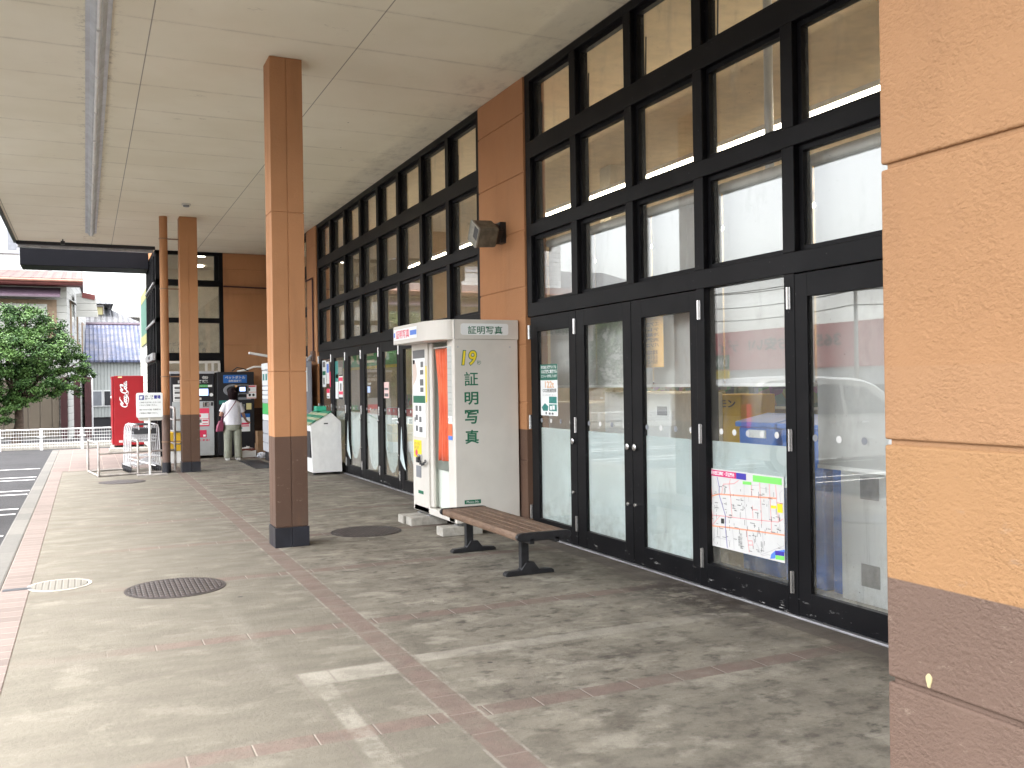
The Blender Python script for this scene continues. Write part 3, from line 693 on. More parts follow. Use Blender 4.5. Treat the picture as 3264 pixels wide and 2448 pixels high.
MB().rings([sq(c0 - nn * .016, s_ * 1.02), sq(c0 + nn * .002, s_ * 1.02), sq(c0 + nn * .002, s_ * .95), sq(c0 - nn * .016, s_ * .95)], caps=False).build('rim', 'speaker_pale', t)
MB().rings([sq(c0 - nn * .004, s_ * .95), sq(c0 - nn * .032, s_ * .56)], caps=False).build('mouth', 'speaker_pale', t)
MB().rings([sq(c0 - nn * .031, s_ * .57), sq(c0 - nn * .16, s_ * .45)]).build('throat', 'black_iron', t)
MB().rings([sq(c0 - nn * .22, s_ * .82), sq(c0 - nn * .30, s_ * .7), sq(c0 - nn * .31, s_ * .5)]).build('driver', 'black_iron', t)
e_ = c0 - nn * .27
MB().tube([e_, (4.0, e_.y + .02, e_.z + .03)], .035, 10).box(3.985, 4.05, e_.y - .06, e_.y + .06, e_.z - .10, e_.z + .12).build('bracket', 'black_iron', t)
# conduit and floodlight on the far pier
t = thing('conduit', 'brown conduit running up the far orange pier and along the far wall', 'conduit', (4.03, 17.9, 1.9))
MB().tube([(4.03, 17.95, 2.15), (4.03, 17.95, 3.62), (4.03, 18.3, 3.62), (4.03, 18.6, 3.62)], .016, 8).build('pier_run', 'dark_red', t); MB().tube([(2.9, 22.02, 3.84), (4.05, 22.02, 3.82)], .016, 8).build('wall_run', 'dark_red', t)
t = thing('flood_lamp', 'small grey lamp head at the foot of the conduit', 'lamp', (3.95, 17.95, 2.0))
MB().box(3.99, 4.05, 17.85, 18.05, 2.0, 2.2).build('box', 'pipe_dark', t); MB().tube([(3.99, 17.95, 2.12), (3.93, 17.93, 2.04), (3.90, 17.92, 2.0)], [.02, .04, .06], 12).build('head', 'light_grey', t, smooth=True)

# ------------------------------------------------------------ photo booth
Xb, Y0, Y1 = 3.33, 8.60, 9.92
P_ = thing('photo_booth', 'beige coin photo booth with an orange curtain beside the orange pier', 'photo booth', (3.68, 9.25, 0))
bd = MB(); zt, zb = 1.96, .12
bd.box(Xb, 4.03, Y0, Y0 + .04, zb, zt)                       # near side
bd.box(Xb, 4.03, Y1 - .03, Y1, zb, zt); bd.box(3.99, 4.03, Y0 + .04, Y1 - .03, zb, zt); bd.box(Xb, 4.03, Y0, Y1, zt, zt + .02)
bd.box(Xb, Xb + .03, Y0 + .04, 8.80, zb, zt); bd.box(Xb, Xb + .03, 9.40, Y1 - .03, zb, zt); bd.box(Xb, 3.99, Y0 + .04, Y1 - .03, zb, zb + .07)
bd.build('cabinet', 'booth', P_, bevel=.014, seg=3)
ins = MB().box(Xb + .03, 3.98, 9.37, 9.40, .2, 1.95).box(3.9, 3.985, Y0 + .05, 9.37, .2, 1.95).box(Xb + .03, 3.9, 8.805, 8.825, .2, 1.95); ins.build('inner_wall', 'booth_inside', P_)
MB().box(Xb + .09, Xb + .12, 8.83, 9.37, .2, .60).box(Xb + .08, Xb + .09, 8.83, 9.37, .597, .603).build('lower_panel', 'booth_inside', P_)
MB().box(Xb + .02, Xb + .05, 9.31, 9.395, .2, 1.95).build('jamb', 'booth', P_, bevel=.006)
# hood with rounded corner bulging towards the walkway
hd = []
pl = [(4.035, Y0 - .012), (Xb + .0, Y0 - .012)]
for k in range(13):
    a = k / 12 * math.pi / 2; pl.append((Xb - .0 - .20 * math.sin(a), Y0 + .02 + .50 * (1 - math.cos(a))))
pl += [(Xb - .20, Y1 + .03), (4.035, Y1 + .03)]
hood = MB().prism([(x, y, 1.955) for x, y in pl], (0, 0, .20)).build('hood', 'booth', P_, bevel=.008, seg=3)
MB().box(Xb - .001, Xb + .003, Y0 - .014, Y0 - .0118, 1.96, 2.15).build('hood_seam', 'mid_grey', P_)
# sign inserts
def rrect(mb, o, u, v, w, h, r, d, m=0):
    pts = []; o = Vector(o); u = Vector(u); v = Vector(v)
    for (cx, cy, a0) in ((w - r, h - r, 0), (r, h - r, 90), (r, r, 180), (w - r, r, 270)):
        for k in range(5):
            a = R(a0 + 22.5 * k); pts.append(o + u * (cx + r * math.cos(a)) + v * (cy + r * math.sin(a)))
    return mb.prism(pts, d, m)
yb = Y0 - .012
M('sign_white', (.80, .82, .82), .35, var=0)
s1 = rrect(MB(), (3.40, yb, 2.0), UX, UZ, .52, .115, .025, (0, -.003, 0)).build('sign_panel', 'sign_white', P_)
MB(); t_ = MB(); txy(t_, '証明写真', yb - .004, 3.475, 3.855, 2.008, 2.09, .012); t_.build('lettering', 'green', s1)
xs = Xb - .20
s2 = MB().box(xs - .003, xs, 9.14, 9.92, 2.0, 2.12).build('sign_panel', 'sign_white', P_, bevel=.003)
t_ = MB(); txx(t_, '証明写真', xs - .0045, 9.83, 9.38, 2.015, 2.105, .012); t_.build('lettering', 'pink_red', s2)
MB().box(xs - .005, xs - .003, 9.15, 9.35, 2.035, 2.085).box(xs - .005, xs - .003, 9.875, 9.915, 2.035, 2.085).build('blue_label', M('label_blue', (.08, .2, .65), .5, var=0) and 'label_blue', s2)
# writing on the near side
for s, z0, z1 in (('証', 1.49, 1.63), ('明', 1.30, 1.43), ('写', 1.11, 1.25), ('真', .91, 1.05)):
    t_ = MB(); txy(t_, s, Y0 - .001, 3.435, 3.585, z0, z1, .010 if s == '証' else .02); t_.build('lettering', 'green', P_)
t_ = MB(); txy(t_, '19', Y0 - .001, 3.405, 3.565, 1.69, 1.85, .045)
i0 = [i for i, v in enumerate(t_.v)]
t_.v = [(x + (z - 1.69) * .12, y, z) for x, y, z in t_.v]; t_.build('number_outline', 'green', P_)
t_ = MB(); txy(t_, '19', Y0 - .003, 3.413, 3.557, 1.698, 1.842, .01); t_.v = [(x + (z - 1.69) * .12, y, z) for x, y, z in t_.v]; t_.build('number', 'yellow', P_)
t_ = MB(); txy(t_, '秒', Y0 - .001, 3.575, 3.62, 1.70, 1.745); t_.build('lettering', 'green', P_)
MB().box(3.42, 3.595, Y0 - .003, Y0, .31, .35).build('maker_label', 'green', P_); t_ = MB(); txy(t_, 'Photo-Me', Y0 - .004, 3.44, 3.575, .318, .342, .01); t_.build('lettering', 'white_paper', P_)
for x, z in ((3.37, 1.88), (3.94, 1.88)): MB().tube([(x, Y0 - .004, z), (x, Y0, z)], .008, 10).build('screw', 'light_grey', P_)
# panel towards the walkway: mirror, portrait board, leaflets, return slot
MB().box(Xb - .004, Xb, 8.665, 8.785, 1.12, 1.89).build('mirror', M('mirror', (.8, .82, .82), .02, 1, var=0) and 'mirror', P_)
MB().box(Xb - .006, Xb - .004, 8.67, 8.78, .99, 1.11, 0).box(Xb - .006, Xb - .004, 8.67, 8.78, .95, .99, 1).build('sticker', [M('sticker_orange', (.75, .15, .05), .5, var=0) and 'sticker_orange', 'label_blue'], P_)
pb = MB().box(Xb - .004, Xb, 9.47, 9.86, .94, 1.89, 0).box(Xb - .006, Xb - .004, 9.47, 9.86, 1.31, 1.39, 1).box(Xb - .006, Xb - .004, 9.47, 9.86, 1.80, 1.89, 2)
for (y, z, w_, h_) in ((9.52, 1.70, .08, .06), (9.52, 1.62, .1, .05), (9.52, 1.50, .11, .07), (9.52, 1.43, .1, .05), (9.72, 1.22, .07, .06), (9.60, 1.22, .07, .06), (9.72, 1.12, .07, .06), (9.60, 1.10, .07, .06), (9.72, 1.0, .07, .06), (9.57, .99, .1, .06), (9.80, 1.10, .03, .05)):
    pb.box(Xb - .006, Xb - .004, y, y + w_, z, z + h_, 2)
pb.prism([(Xb - .0055, 9.86, 1.78), (Xb - .0055, 9.78, 1.76), (Xb - .0055, 9.745, 1.70), (Xb - .0055, 9.73, 1.63), (Xb - .0055, 9.755, 1.57), (Xb - .0055, 9.80, 1.54), (Xb - .0055, 9.86, 1.50)], (.0015, 0, 0), 3)
pb.prism([(Xb - .0065, 9.86, 1.79), (Xb - .0065, 9.79, 1.78), (Xb - .0065, 9.80, 1.74), (Xb - .0065, 9.86, 1.74)], (.0015, 0, 0), 4)
pb.build('instruction_board', ['sign_white', 'green', 'grey_ink', M('print_skin', (.62, .50, .44), .5, var=0) and 'print_skin', 'hair'], P_)
MB().box(Xb - .003, Xb, 9.42, 9.455, 1.32, 1.71).build('yellow_strip', 'yellow', P_)
MB().box(Xb - .004, Xb, 9.62, 9.87, .71, .90).build('yellow_notice', 'yellow', P_)
ys = MB().prism([(Xb - .006, 9.78 + .04 * math.cos(k * .5236), .76 + .035 * math.sin(k * .5236)) for k in range(12)], (.002, 0, 0)); ys.build('red_spot', 'pink_red', P_)
t_ = MB(); txx(t_, '4ケースも\n選べます', Xb - .006, 9.85, 9.67, .80, .88); t_.build('lettering', 'grey_ink', P_)
MB().box(Xb - .006, Xb, 9.64, 9.80, .49, .62).box(Xb - .007, Xb, 9.66, 9.78, .50, .61).build('return_slot', 'mid_grey', P_, bevel=.004)
MB().box(Xb - .004, Xb, 9.58, 9.74, .315, .35).build('maker_label', 'green', P_)
MB().box(Xb - .02, Xb, 9.60, 9.72, .66, .75).build('coin_unit', 'steel', P_, bevel=.006)
t_ = thing('chain', 'dark chain and padlock hooked on the coin unit of the photo booth', 'chain', (Xb, 9.5, .66))
for k in range(9):
    u = k / 8; y = 9.66 - .24 * u; z = .71 - .055 * math.sin(u * 3.14) - .02 * u
    a = MB(); pts = [(Xb - .03 + .012 * math.sin(w) * (k % 2), y + .022 * math.cos(w), z + .012 * math.sin(w) * (1 - k % 2 * .6)) for w in [i * math.pi / 5 for i in range(11)]]
    a.tube(pts, .005, 6, caps=False); a.build('link', 'black_iron', t_, smooth=True)
MB().box(Xb - .05, Xb - .022, 9.62, 9.68, .66, .72).build('padlock', 'black_iron', t_, bevel=.008)
# curtain
cv = MB(); top_, bot_ = 1.88, .72; N = 44; rows = 12; pr = []
for r in range(rows + 1):
    v = r / rows; z = top_ + (bot_ - top_) * v; yy0 = 8.845; yy1 = 9.27 - .12 * math.sin(min(v * 1.6, 1) * 1.57) + .05 * v; row = []
    for k in range(N + 1):
        u = k / N; y = yy0 + (yy1 - yy0) * u
        x = Xb + .045 + .020 * math.sin(u * 27 + 1.5 * math.sin(v * 2)) * (.6 + .5 * v) + .008 * math.sin(u * 61 + v * 4)
        row.append((x, y, z + .008 * math.sin(u * 20) * v))
    pr.append(row)
i = len(cv.v)
for row in pr: cv.v += row
for r in range(rows):
    for k in range(N):
        a = i + r * (N + 1) + k; cv.f.append((a, a + 1, a + N + 2, a + N + 1)); cv.mi.append(0)
cu_ = cv.build('curtain', 'curtain', P_, smooth='all'); sm = cu_.modifiers.new('s', 'SOLIDIFY'); sm.thickness = .003
MB().tube([(Xb + .045, 8.83, 1.895), (Xb + .045, 9.37, 1.895)], .008, 8).build('curtain_rail', 'white_metal', P_, smooth=True)
for (x, y) in ((3.40, 9.80), (3.40, 9.50), (3.42, 8.72), (3.9, 8.72), (3.9, 9.80)):
    MB().tube([(x, y, .10), (x, y, .13)], .02, 8).box(x - .05, x + .05, y - .05, y + .05, .09, .10).build('foot', 'galvanised', P_)
# concrete blocks under it
def block(x0, x1, y0, y1, lab):
    t = MB().box(x0, x1, y0, y1, 0, .088); o = t.build('concrete_block', 'concrete_block', bevel=.006, label=lab, cat='block', group='concrete blocks under the photo booth')
    return o
block(3.14, 3.55, 9.44, 9.62, 'pale concrete block under the far end of the booth, second from the far end')
block(3.12, 3.53, 9.66, 9.84, 'pale concrete block at the farthest end under the photo booth')
block(3.19, 3.62, 8.62, 8.80, 'pale concrete block under the near corner of the booth, behind the bench')
# ------------------------------------------------------------ bench
Bn = thing('bench', 'bench with worn brown wooden slats on black iron legs', 'bench', (3.2, 7.1, 0))
bx0, bx1, by0, by1, bz = 2.90, 3.31, 6.20, 7.85, .355
for k in range(5):
    w = (bx1 - bx0) / 5
    MB().box(bx0 + k * w + .004, bx0 + (k + 1) * w - .004, by0 + .03, by1 - .03, bz, bz + .035).build('slat', 'wood', Bn, bevel=.005)
MB().tube([(bx0 + .004, by0 + .03, bz + .006), (bx0 + .004, by1 - .03, bz + .006)], [(.012, .028)] * 2, 10).build('front_slat', 'wood', Bn, smooth=True)
for y in (by0, by1 - .035):
    e = MB(); pts = []
    for (cx, a0) in ((bx1 - .02, -90), (bx0 + .02, 90)):
        for k in range(7): a = R(a0 + 30 * k); pts.append((cx + .045 * math.cos(a), y, bz + .008 + .032 * math.sin(a)))
    e.prism(pts, (0, .035, 0)).build('end_cap', 'black_iron', Bn, bevel=.004)
MB().box(bx0 + .08, bx0 + .12, by0, by1, bz - .045, bz - .003).box(bx1 - .12, bx1 - .08, by0, by1, bz - .045, bz - .003).build('rail', 'black_iron', Bn, bevel=.004)
for y in (6.58, 7.98 - .25):
    l = MB(); xc = 3.12
    prof = [(-.035, .05), (-.035, .28), (-.11, .315), (-.11, .345), (.11, .345), (.11, .315), (.035, .28), (.035, .05)]
    l.prism([(xc + x, y, z) for x, z in prof], (0, .05, 0))
    foot = [(-.21, 0), (-.21, .022), (-.19, .036), (-.08, .042), (-.035, .10), (.035, .10), (.08, .042), (.19, .036), (.21, .022), (.21, 0)]
    l.prism([(xc + .04 + x, y - .01, z) for x, z in foot], (0, .07, 0)); l.build('leg', 'black_iron', Bn, bevel=.006, seg=3)
# ------------------------------------------------------------ recycling box with green lid
Gb = thing('recycling_box', 'white steel recycling box with a sloping green lid', 'recycling box', (3.75, 16.3, 0))
ya, yb_ = 15.76, 17.0
MB().prism([(3.50, ya, .04), (4.01, ya, .04), (4.0, ya, .90), (3.83, ya, 1.06), (3.47, ya, .86)], (0, yb_ - ya, 0)).build('body', 'white_metal', Gb, bevel=.006)
lid = MB()
for k in range(6):
    u0, u1 = k / 6, (k + 1) / 6; p = lambda u, o: (3.83 - .40 * u, 0, 1.068 - .222 * u + o)
    a, b = p(u0, 0), p(u1 - .02, 0); lid.prism([(a[0], ya - .01, a[2]), (b[0], ya - .01, b[2]), (b[0], ya - .01, b[2] + .018), (a[0], ya - .01, a[2] + .018)], (0, yb_ - ya + .02, 0), 1 if k % 2 else 0)
lid.build('lid', ['lid_green', 'lid_pale'], Gb, bevel=.003)
MB().box(3.70, 3.77, ya - .003, ya, .865, .885).build('name_plate', 'black_iron', Gb)
MB().box(3.462, 3.497, ya + .03, yb_ - .03, .3, .75).build('front_slot', 'dark_plastic', Gb)
for x in (3.54, 3.96):
    for y in (ya + .06, yb_ - .06): MB().tube([(x, y, 0), (x, y, .045)], .02, 8).build('foot', 'black_iron', Gb)
MB().box(3.80, 3.98, 16.1, 16.3, 1.045, 1.14).build('tray', 'green', bevel=.01, label='small green plastic tray on top of the recycling box', cat='tray') if 0 else None
M('tray_green', (.03, .35, .22), .4); MB().box(3.72, 3.90, 16.4, 16.62, 1.07, 1.16).build('plastic_tray', 'tray_green', bevel=.012, label='small green plastic tray lying on the recycling box lid', cat='tray')
# ------------------------------------------------------------ tall grey return machine facing the walkway
Gm = thing('return_machine', 'tall grey and white return machine turned sideways behind the near column', 'machine', (3.6, 18.4, 0))
MB().box(3.27, 3.92, 17.6, 19.2, .22, 2.0).build('cabinet', M('machine_grey', (.26, .27, .31), .4, var=.05) and 'machine_grey', Gm, bevel=.02)
MB().box(3.30, 3.92, 17.62, 19.18, .04, .22).build('base', 'charcoal', Gm)
fp = MB(); y = 19.15
MB().box(3.245, 3.27, 17.65, 19.18, 1.86, 1.99).build('top_panel', 'sign_white', Gm, bevel=.01)
for k, (z0, z1, mt) in enumerate(((1.55, 1.84, 'sign_white'), (1.46, 1.53, 'sign_white'), (1.37, 1.44, 'sign_white'), (1.28, 1.35, 'sign_white'), (1.20, 1.27, 'light_grey'), (.98, 1.19, 'bright_green'), (.86, .97, 'sign_white'), (.60, .84, 'light_grey'), (.42, .58, 'light_grey'), (.24, .40, 'light_grey'))):
    MB().box(3.255, 3.27, 18.55, 19.17, z0, z1).build('front_panel', mt, Gm, bevel=.003)
MB().box(3.25, 3.27, 17.65, 18.5, .24, .82).build('front_panel', 'sign_white', Gm); MB().box(3.255, 3.27, 17.65, 18.5, .9, 1.8).build('front_panel', 'light_grey', Gm)
MB().box(3.25, 3.256, 18.2, 18.5, 1.2, 1.5).build('screen', 'black_iron', Gm)
for y in (18.6, 18.9, 17.9): MB().box(3.252, 3.256, y, y + .18, 1.65, 1.78).build('picture', 'teal_ink', Gm)
MB().box(3.70, 3.83, 17.597, 17.6, 1.42, 1.88).build('poster', 'sign_white', Gm); MB().prism([(3.72 + .05 * math.cos(k * .63), 17.594, 1.68 + .06 * math.sin(k * .63)) for k in range(10)], (0, .002, 0)).build('emblem', 'bright_green', Gm)
MB().box(2.85, 3.27, 17.65, 19.75, .001, .012).build('floor_mat', 'black_iron', label='black floor mat in front of the tall grey return machine', cat='mat')
t = thing('wall_lamp', 'white fluorescent batten sticking out above the bottle machine', 'light fixture', (3.5, 20.5, 2.15))
MB().prism([(3.22, 20.5, 2.235), (3.95, 20.4, 2.10), (3.95, 20.4, 2.155), (3.22, 20.5, 2.285)], (0, .12, 0)).build('housing', 'white_metal', t, bevel=.006)
MB().box(3.95, 4.05, 20.38, 20.54, 2.05, 2.2).build('bracket', 'white_metal', t)
t = thing('cable', 'loose pale pipe and black cable lying over the top of the bottle machine', 'cable', (3.2, 21.1, 1.87))
MB().tube([(3.08, 21.3, 1.88), (3.25, 21.2, 1.90), (3.40, 21.1, 1.97), (3.75, 21.0, 1.97)], .022, 8).build('pipe', 'booth', t, smooth=True)
MB().tube([(2.95, 21.2, 1.88), (3.05, 21.15, 1.96), (3.2, 21.15, 1.93), (3.3, 21.15, 1.88)], .012, 8).build('wire', 'black_iron', t, smooth=True)
# ------------------------------------------------------------ can machine and bottle machine
Ym = 21.0
A = thing('can_machine', 'black and silver can return machine behind the second column', 'return machine', (2.1, 21.4, 0))
MB().box(1.66, 2.545, Ym, 21.85, .05, 1.86).build('cabinet', 'charcoal', A, bevel=.008)
MB().box(1.68, 2.53, Ym - .012, Ym, .06, 1.23).build('lower_door', M('silver_door', (.42, .45, .46), .4, var=.05) and 'silver_door', A, bevel=.004)
MB().box(1.64, 2.55, Ym - .02, Ym + .1, 1.83, 1.875).build('top_trim', 'light_grey', A)
yf = Ym - .001
t_ = MB(); txy(t_, 'アルミ 缶', yf, 1.86, 2.42, 1.715, 1.78, .03); txy(t_, '自動回収機', yf, 1.80, 2.42, 1.625, 1.695, .03); t_.build('lettering', 'white_paper', A)
MB().box(2.15, 2.50, Ym - .002, Ym, 1.54, 1.585).build('strip', 'sign_white', A); sg = MB().box(2.23, 2.41, Ym - .004, Ym - .002, 1.535, 1.59).build('green_label', 'bright_green', A)
t_ = MB(); txy(t_, '9:00~20:00', Ym - .0055, 2.25, 2.39, 1.55, 1.575); t_.build('lettering', 'white_paper', sg)
MB().box(2.17, 2.425, Ym - .02, Ym, 1.345, 1.51).build('screen_frame', 'black_iron', A); MB().box(2.18, 2.415, Ym - .022, Ym - .019, 1.355, 1.50).build('screen', 'screen', A)
MB().tube([(2.48, Ym - .005, 1.37), (2.48, Ym, 1.37)], .038, 18).build('round_label', 'sign_white', A)
MB().box(2.2, 2.275, Ym - .004, Ym, 1.265, 1.31).build('small_label', 'booth', A)
MB().box(1.70, 1.93, Ym - .004, Ym, 1.235, 1.60).build('instruction_sheet', 'sign_white', A)
q = MB()
for z in (1.50, 1.40, 1.29): q.box(1.73, 1.84, Ym - .006, Ym - .004, z, z + .05).box(1.72, 1.9, Ym - .006, Ym - .004, z - .03, z - .022)
q.build('printing', 'grey_ink', A)
MB().box(2.30, 2.42, Ym - .03, Ym - .012, 1.11, 1.22).build('coin_slot', 'steel', A); MB().box(2.345, 2.375, Ym - .032, Ym - .03, 1.13, 1.21).build('slot', 'black_iron', A); MB().box(2.47, 2.51, Ym - .025, Ym - .012, 1.13, 1.21).build('lock', 'black_iron', A, bevel=.01)
nt = MB().box(1.85, 2.43, Ym - .016, Ym - .012, .69, 1.08, 0).box(1.87, 2.415, Ym - .018, Ym - .016, .86, .97, 1).box(1.87, 2.415, Ym - .018, Ym - .016, .72, .85, 1).box(2.16, 2.27, Ym - .019, Ym - .017, .77, .84, 2).box(2.19, 2.26, Ym - .019, Ym - .017, .89, .95, 3).box(2.29, 2.4, Ym - .019, Ym - .017, .80, .83, 3).box(2.29, 2.4, Ym - .019, Ym - .017, .745, .76, 3)
nt.build('notice', ['pink_red', 'sign_white', 'grey_ink', 'crimson'], A)
MB().box(2.05, 2.37, Ym - .016, Ym - .012, .45, .61, 0).box(2.30, 2.35, Ym - .018, Ym - .016, .47, .51, 1).build('notice', ['crimson', 'sign_white'], A)
t_ = MB(); txy(t_, 'ポイントがたまる!', Ym - .014, 1.86, 2.43, .37, .42, .03); t_.build('lettering', 'crimson', A)
for x in (1.72, 2.48): MB().box(x - .03, x + .03, 21.05, 21.15, 0, .05).build('foot', 'black_iron', A)
Pm = thing('bottle_machine', 'dark grey plastic bottle return machine with a blue sign', 'return machine', (3.0, 21.4, 0))
MB().box(2.61, 3.39, Ym, 21.85, .04, 1.86).build('cabinet', 'charcoal', Pm, bevel=.01)
MB().box(2.56, 2.606, Ym + .05, 21.8, .02, 1.85).build('side_filler', 'black_iron', Pm)
bs_ = MB().box(2.735, 3.235, Ym - .006, Ym, 1.62, 1.795).build('sign_panel', 'blue', Pm)
t_ = MB(); txy(t_, 'ペットボトル', Ym - .0075, 2.77, 3.20, 1.705, 1.775, .03); txy(t_, '自動回収機', Ym - .0075, 2.85, 3.12, 1.638, 1.688, .03); t_.build('lettering', 'white_paper', bs_)
def ell(mb, cx, cz, rx, rz, y0, y1, m=0, n_=28): return mb.prism([(cx + rx * math.cos(6.2832 * k / n_), y0, cz + rz * math.sin(6.2832 * k / n_)) for k in range(n_)], (0, y1 - y0, 0), m)
b_ = ell(MB(), 2.93, 1.46, .20, .13, Ym - .03, Ym); b_.box(2.93, 3.27, Ym - .03, Ym, 1.37, 1.58); b_.build('feed_surround', 'mid_grey', Pm, bevel=.01)
ell(MB(), 2.90, 1.46, .10, .085, Ym - .035, Ym - .028).build('feed_opening', 'black_iron', Pm)
MB().box(3.04, 3.23, Ym - .04, Ym - .028, 1.40, 1.56).build('screen_frame', 'black_iron', Pm); MB().box(3.075, 3.195, Ym - .042, Ym - .039, 1.435, 1.525).build('screen', 'screen', Pm)
ell(MB(), 3.0, 1.55, .03, .025, Ym - .034, Ym - .03).build('button', M('amber', (.7, .4, .2), .4, var=0) and 'amber', Pm)
MB().box(3.05, 3.32, Ym - .01, Ym, 1.25, 1.30).build('ledge', 'mid_grey', Pm)
w_ = MB().box(3.225, 3.435, Ym - .02, Ym - .014, 1.27, 1.565, 0).box(3.235, 3.425, Ym - .022, Ym - .02, 1.42, 1.52, 1).box(3.235, 3.425, Ym - .022, Ym - .02, 1.30, 1.40, 1).box(3.26, 3.30, Ym - .024, Ym - .022, 1.44, 1.50, 2); ell(w_, 3.29, 1.35, .028, .03, Ym - .024, Ym - .022, 2, 12); ell(w_, 3.37, 1.35, .028, .03, Ym - .024, Ym - .022, 2, 12)
w_.box(3.26, 3.41, Ym - .024, Ym - .022, 1.53, 1.55, 3); w_.build('warning_notice', [M('pale_pink', (.75, .52, .50), .5, var=0) and 'pale_pink', 'sign_white', 'black_ink', 'crimson'], Pm, bevel=0)
MB().box(3.215, 3.325, Ym - .006, Ym, 1.03, 1.17).build('sticker', M('pale_yellow', (.65, .58, .28), .5, var=0) and 'pale_yellow', Pm); MB().box(3.14, 3.185, Ym - .02, Ym, 1.05, 1.15).build('lock', 'steel', Pm)
MB().box(2.64, 2.81, Ym - .005, Ym, 1.16, 1.24).build('sticker', 'teal_ink', Pm)
w_ = MB().box(3.0, 3.29, Ym - .008, Ym, .55, .94, 0).box(3.0, 3.29, Ym - .010, Ym - .008, .86, .94, 1).box(3.1, 3.27, Ym - .010, Ym - .008, .70, .74, 2).box(3.1, 3.27, Ym - .010, Ym - .008, .66, .68, 2).box(3.02, 3.12, Ym - .010, Ym - .008, .60, .65, 3)
w_.build('poster', ['sign_white', 'blue', 'crimson', 'teal_ink'], Pm)
MB().box(2.95, 3.05, Ym - .006, Ym, 1.06, 1.16).build('sticker', 'blue', Pm)
# boxes and bags at its foot
def carton(x0, x1, y0, y1, z0, z1, mt, lab, flaps=True):
    t = thing('cardboard_box', lab, 'box', ((x0 + x1) / 2, (y0 + y1) / 2, z0), 'cartons beside the bottle machine'); m_ = MB(); w = .006
    m_.box(x0, x1, y0, y0 + w, z0, z1).box(x0, x1, y1 - w, y1, z0, z1).box(x0, x0 + w, y0 + w, y1 - w, z0, z1).box(x1 - w, x1, y0 + w, y1 - w, z0, z1).box(x0 + w, x1 - w, y0 + w, y1 - w, z0, z0 + w); m_.build('carton', mt, t)
    if flaps:
        MB().prism([(x0, y0, z1), (x1, y0, z1), (x1, y0 - .05, z1 - .06), (x0, y0 - .05, z1 - .06)], (0, .003, .003)).build('flap', mt, t)
M('dark_carton', (.12, .03, .02), .7)
carton(2.98, 3.32, 20.55, 20.9, .0, .19, 'dark_carton', 'low dark red printed carton at the feet of the woman')
carton(3.37, 3.60, 20.5, 20.9, .0, .29, 'cardboard', 'tan cardboard box on the floor right of the bottle machine', False)
carton(3.38, 3.58, 20.55, 20.85, .295, .56, 'cardboard', 'upper tan cardboard box stacked beside the bottle machine', False)
def crumple(name, c, r, mt, lab, cat, seed, sq_=(1, 1, .7)):
    random.seed(seed); bm = bmesh.new(); bmesh.ops.create_icosphere(bm, subdivisions=3, radius=1)
    for v in bm.verts:
        k = 1 + .45 * noise.noise(v.co * 2.3 + Vector((seed, 0, 0))); v.co = Vector((v.co.x * r * sq_[0] * k, v.co.y * r * sq_[1] * k, max(v.co.z * k, -.75) * r * sq_[2]))
    me = bpy.data.meshes.new(name); bm.to_mesh(me); bm.free(); me.materials.append(MATS[mt])
    o = bpy.data.objects.new(name, me); C.objects.link(o); o.location = (c[0], c[1], c[2] + .75 * r * sq_[2]); tag(o, lab, cat); return o
M('bag_plastic', (.55, .57, .62), .3, var=.3, ns=20)
crumple('plastic_bag', (3.42, 20.3, 0), .10, 'bag_plastic', 'crumpled translucent plastic bag on the floor beside the tan box', 'bag', 3)
t_ = MB().prism([(3.02, 20.35, .02), (3.30, 20.33, .03), (3.31, 20.36, .17), (3.22, 20.37, .155), (3.10, 20.38, .175), (3.0, 20.38, .16)], (0, .004, 0)); t_.build('torn_paper', 'white_paper', label='torn white cardboard sheet leaning on the dark red carton', cat='paper')
MB().quad((3.02, 20.6, .195), (3.2, 20.58, .20), (3.24, 20.75, .24), (3.05, 20.8, .2)).quad((3.15, 20.6, .20), (3.3, 20.6, .2), (3.28, 20.75, .2), (3.17, 20.78, .25)).build('newspaper', 'white_paper', label='white newspaper lying on top of the dark red carton', cat='paper')
# ------------------------------------------------------------ red drinks machine
K = thing('vending_machine', 'red soft drink vending machine seen from its side', 'vending machine', (.97, 25, 0))
MB().box(.63, 1.31, 24.69, 25.7, .14, 1.85).build('cabinet', 'red', K, bevel=.012, seg=3)
MB().box(.58, .63, 24.70, 25.69, .16, 1.84).build('door', 'red', K, bevel=.02)
for k in range(8): MB().box(.574, .58, 24.78 + .1 * k, 24.84 + .1 * k, 1.3, 1.36).build('button', 'sign_white', K)
MB().box(.573, .58, 24.8, 25.6, 1.38, 1.78).build('display_window', 'mid_grey', K); MB().box(.573, .58, 24.85, 25.4, .3, .5).build('pick_up_flap', 'dark_plastic', K)
MB().box(.73, .82, 24.687, 24.69, 1.80, 1.835).build('label_plate', 'pale_yellow', K); MB().box(.735, .82, 24.687, 24.69, .21, .265).build('label_plate', 'pale_pink', K)
for x in (.64, 1.22): MB().box(x, x + .08, 24.75, 24.85, .10, .14).build('foot', 'black_iron', K)
def catmull(p, k=7):
    o = []; p = [p[0]] + list(p) + [p[-1]]
    for i in range(1, len(p) - 2):
        for j in range(k):
            t = j / k; a = [.5 * (2 * p[i][d] + (p[i + 1][d] - p[i - 1][d]) * t + (2 * p[i - 1][d] - 5 * p[i][d] + 4 * p[i + 1][d] - p[i + 2][d]) * t * t + (3 * p[i][d] - p[i - 1][d] - 3 * p[i + 1][d] + p[i + 2][d]) * t ** 3) for d in (0, 1)]; o.append(a)
    o.append(list(p[-2])); return o
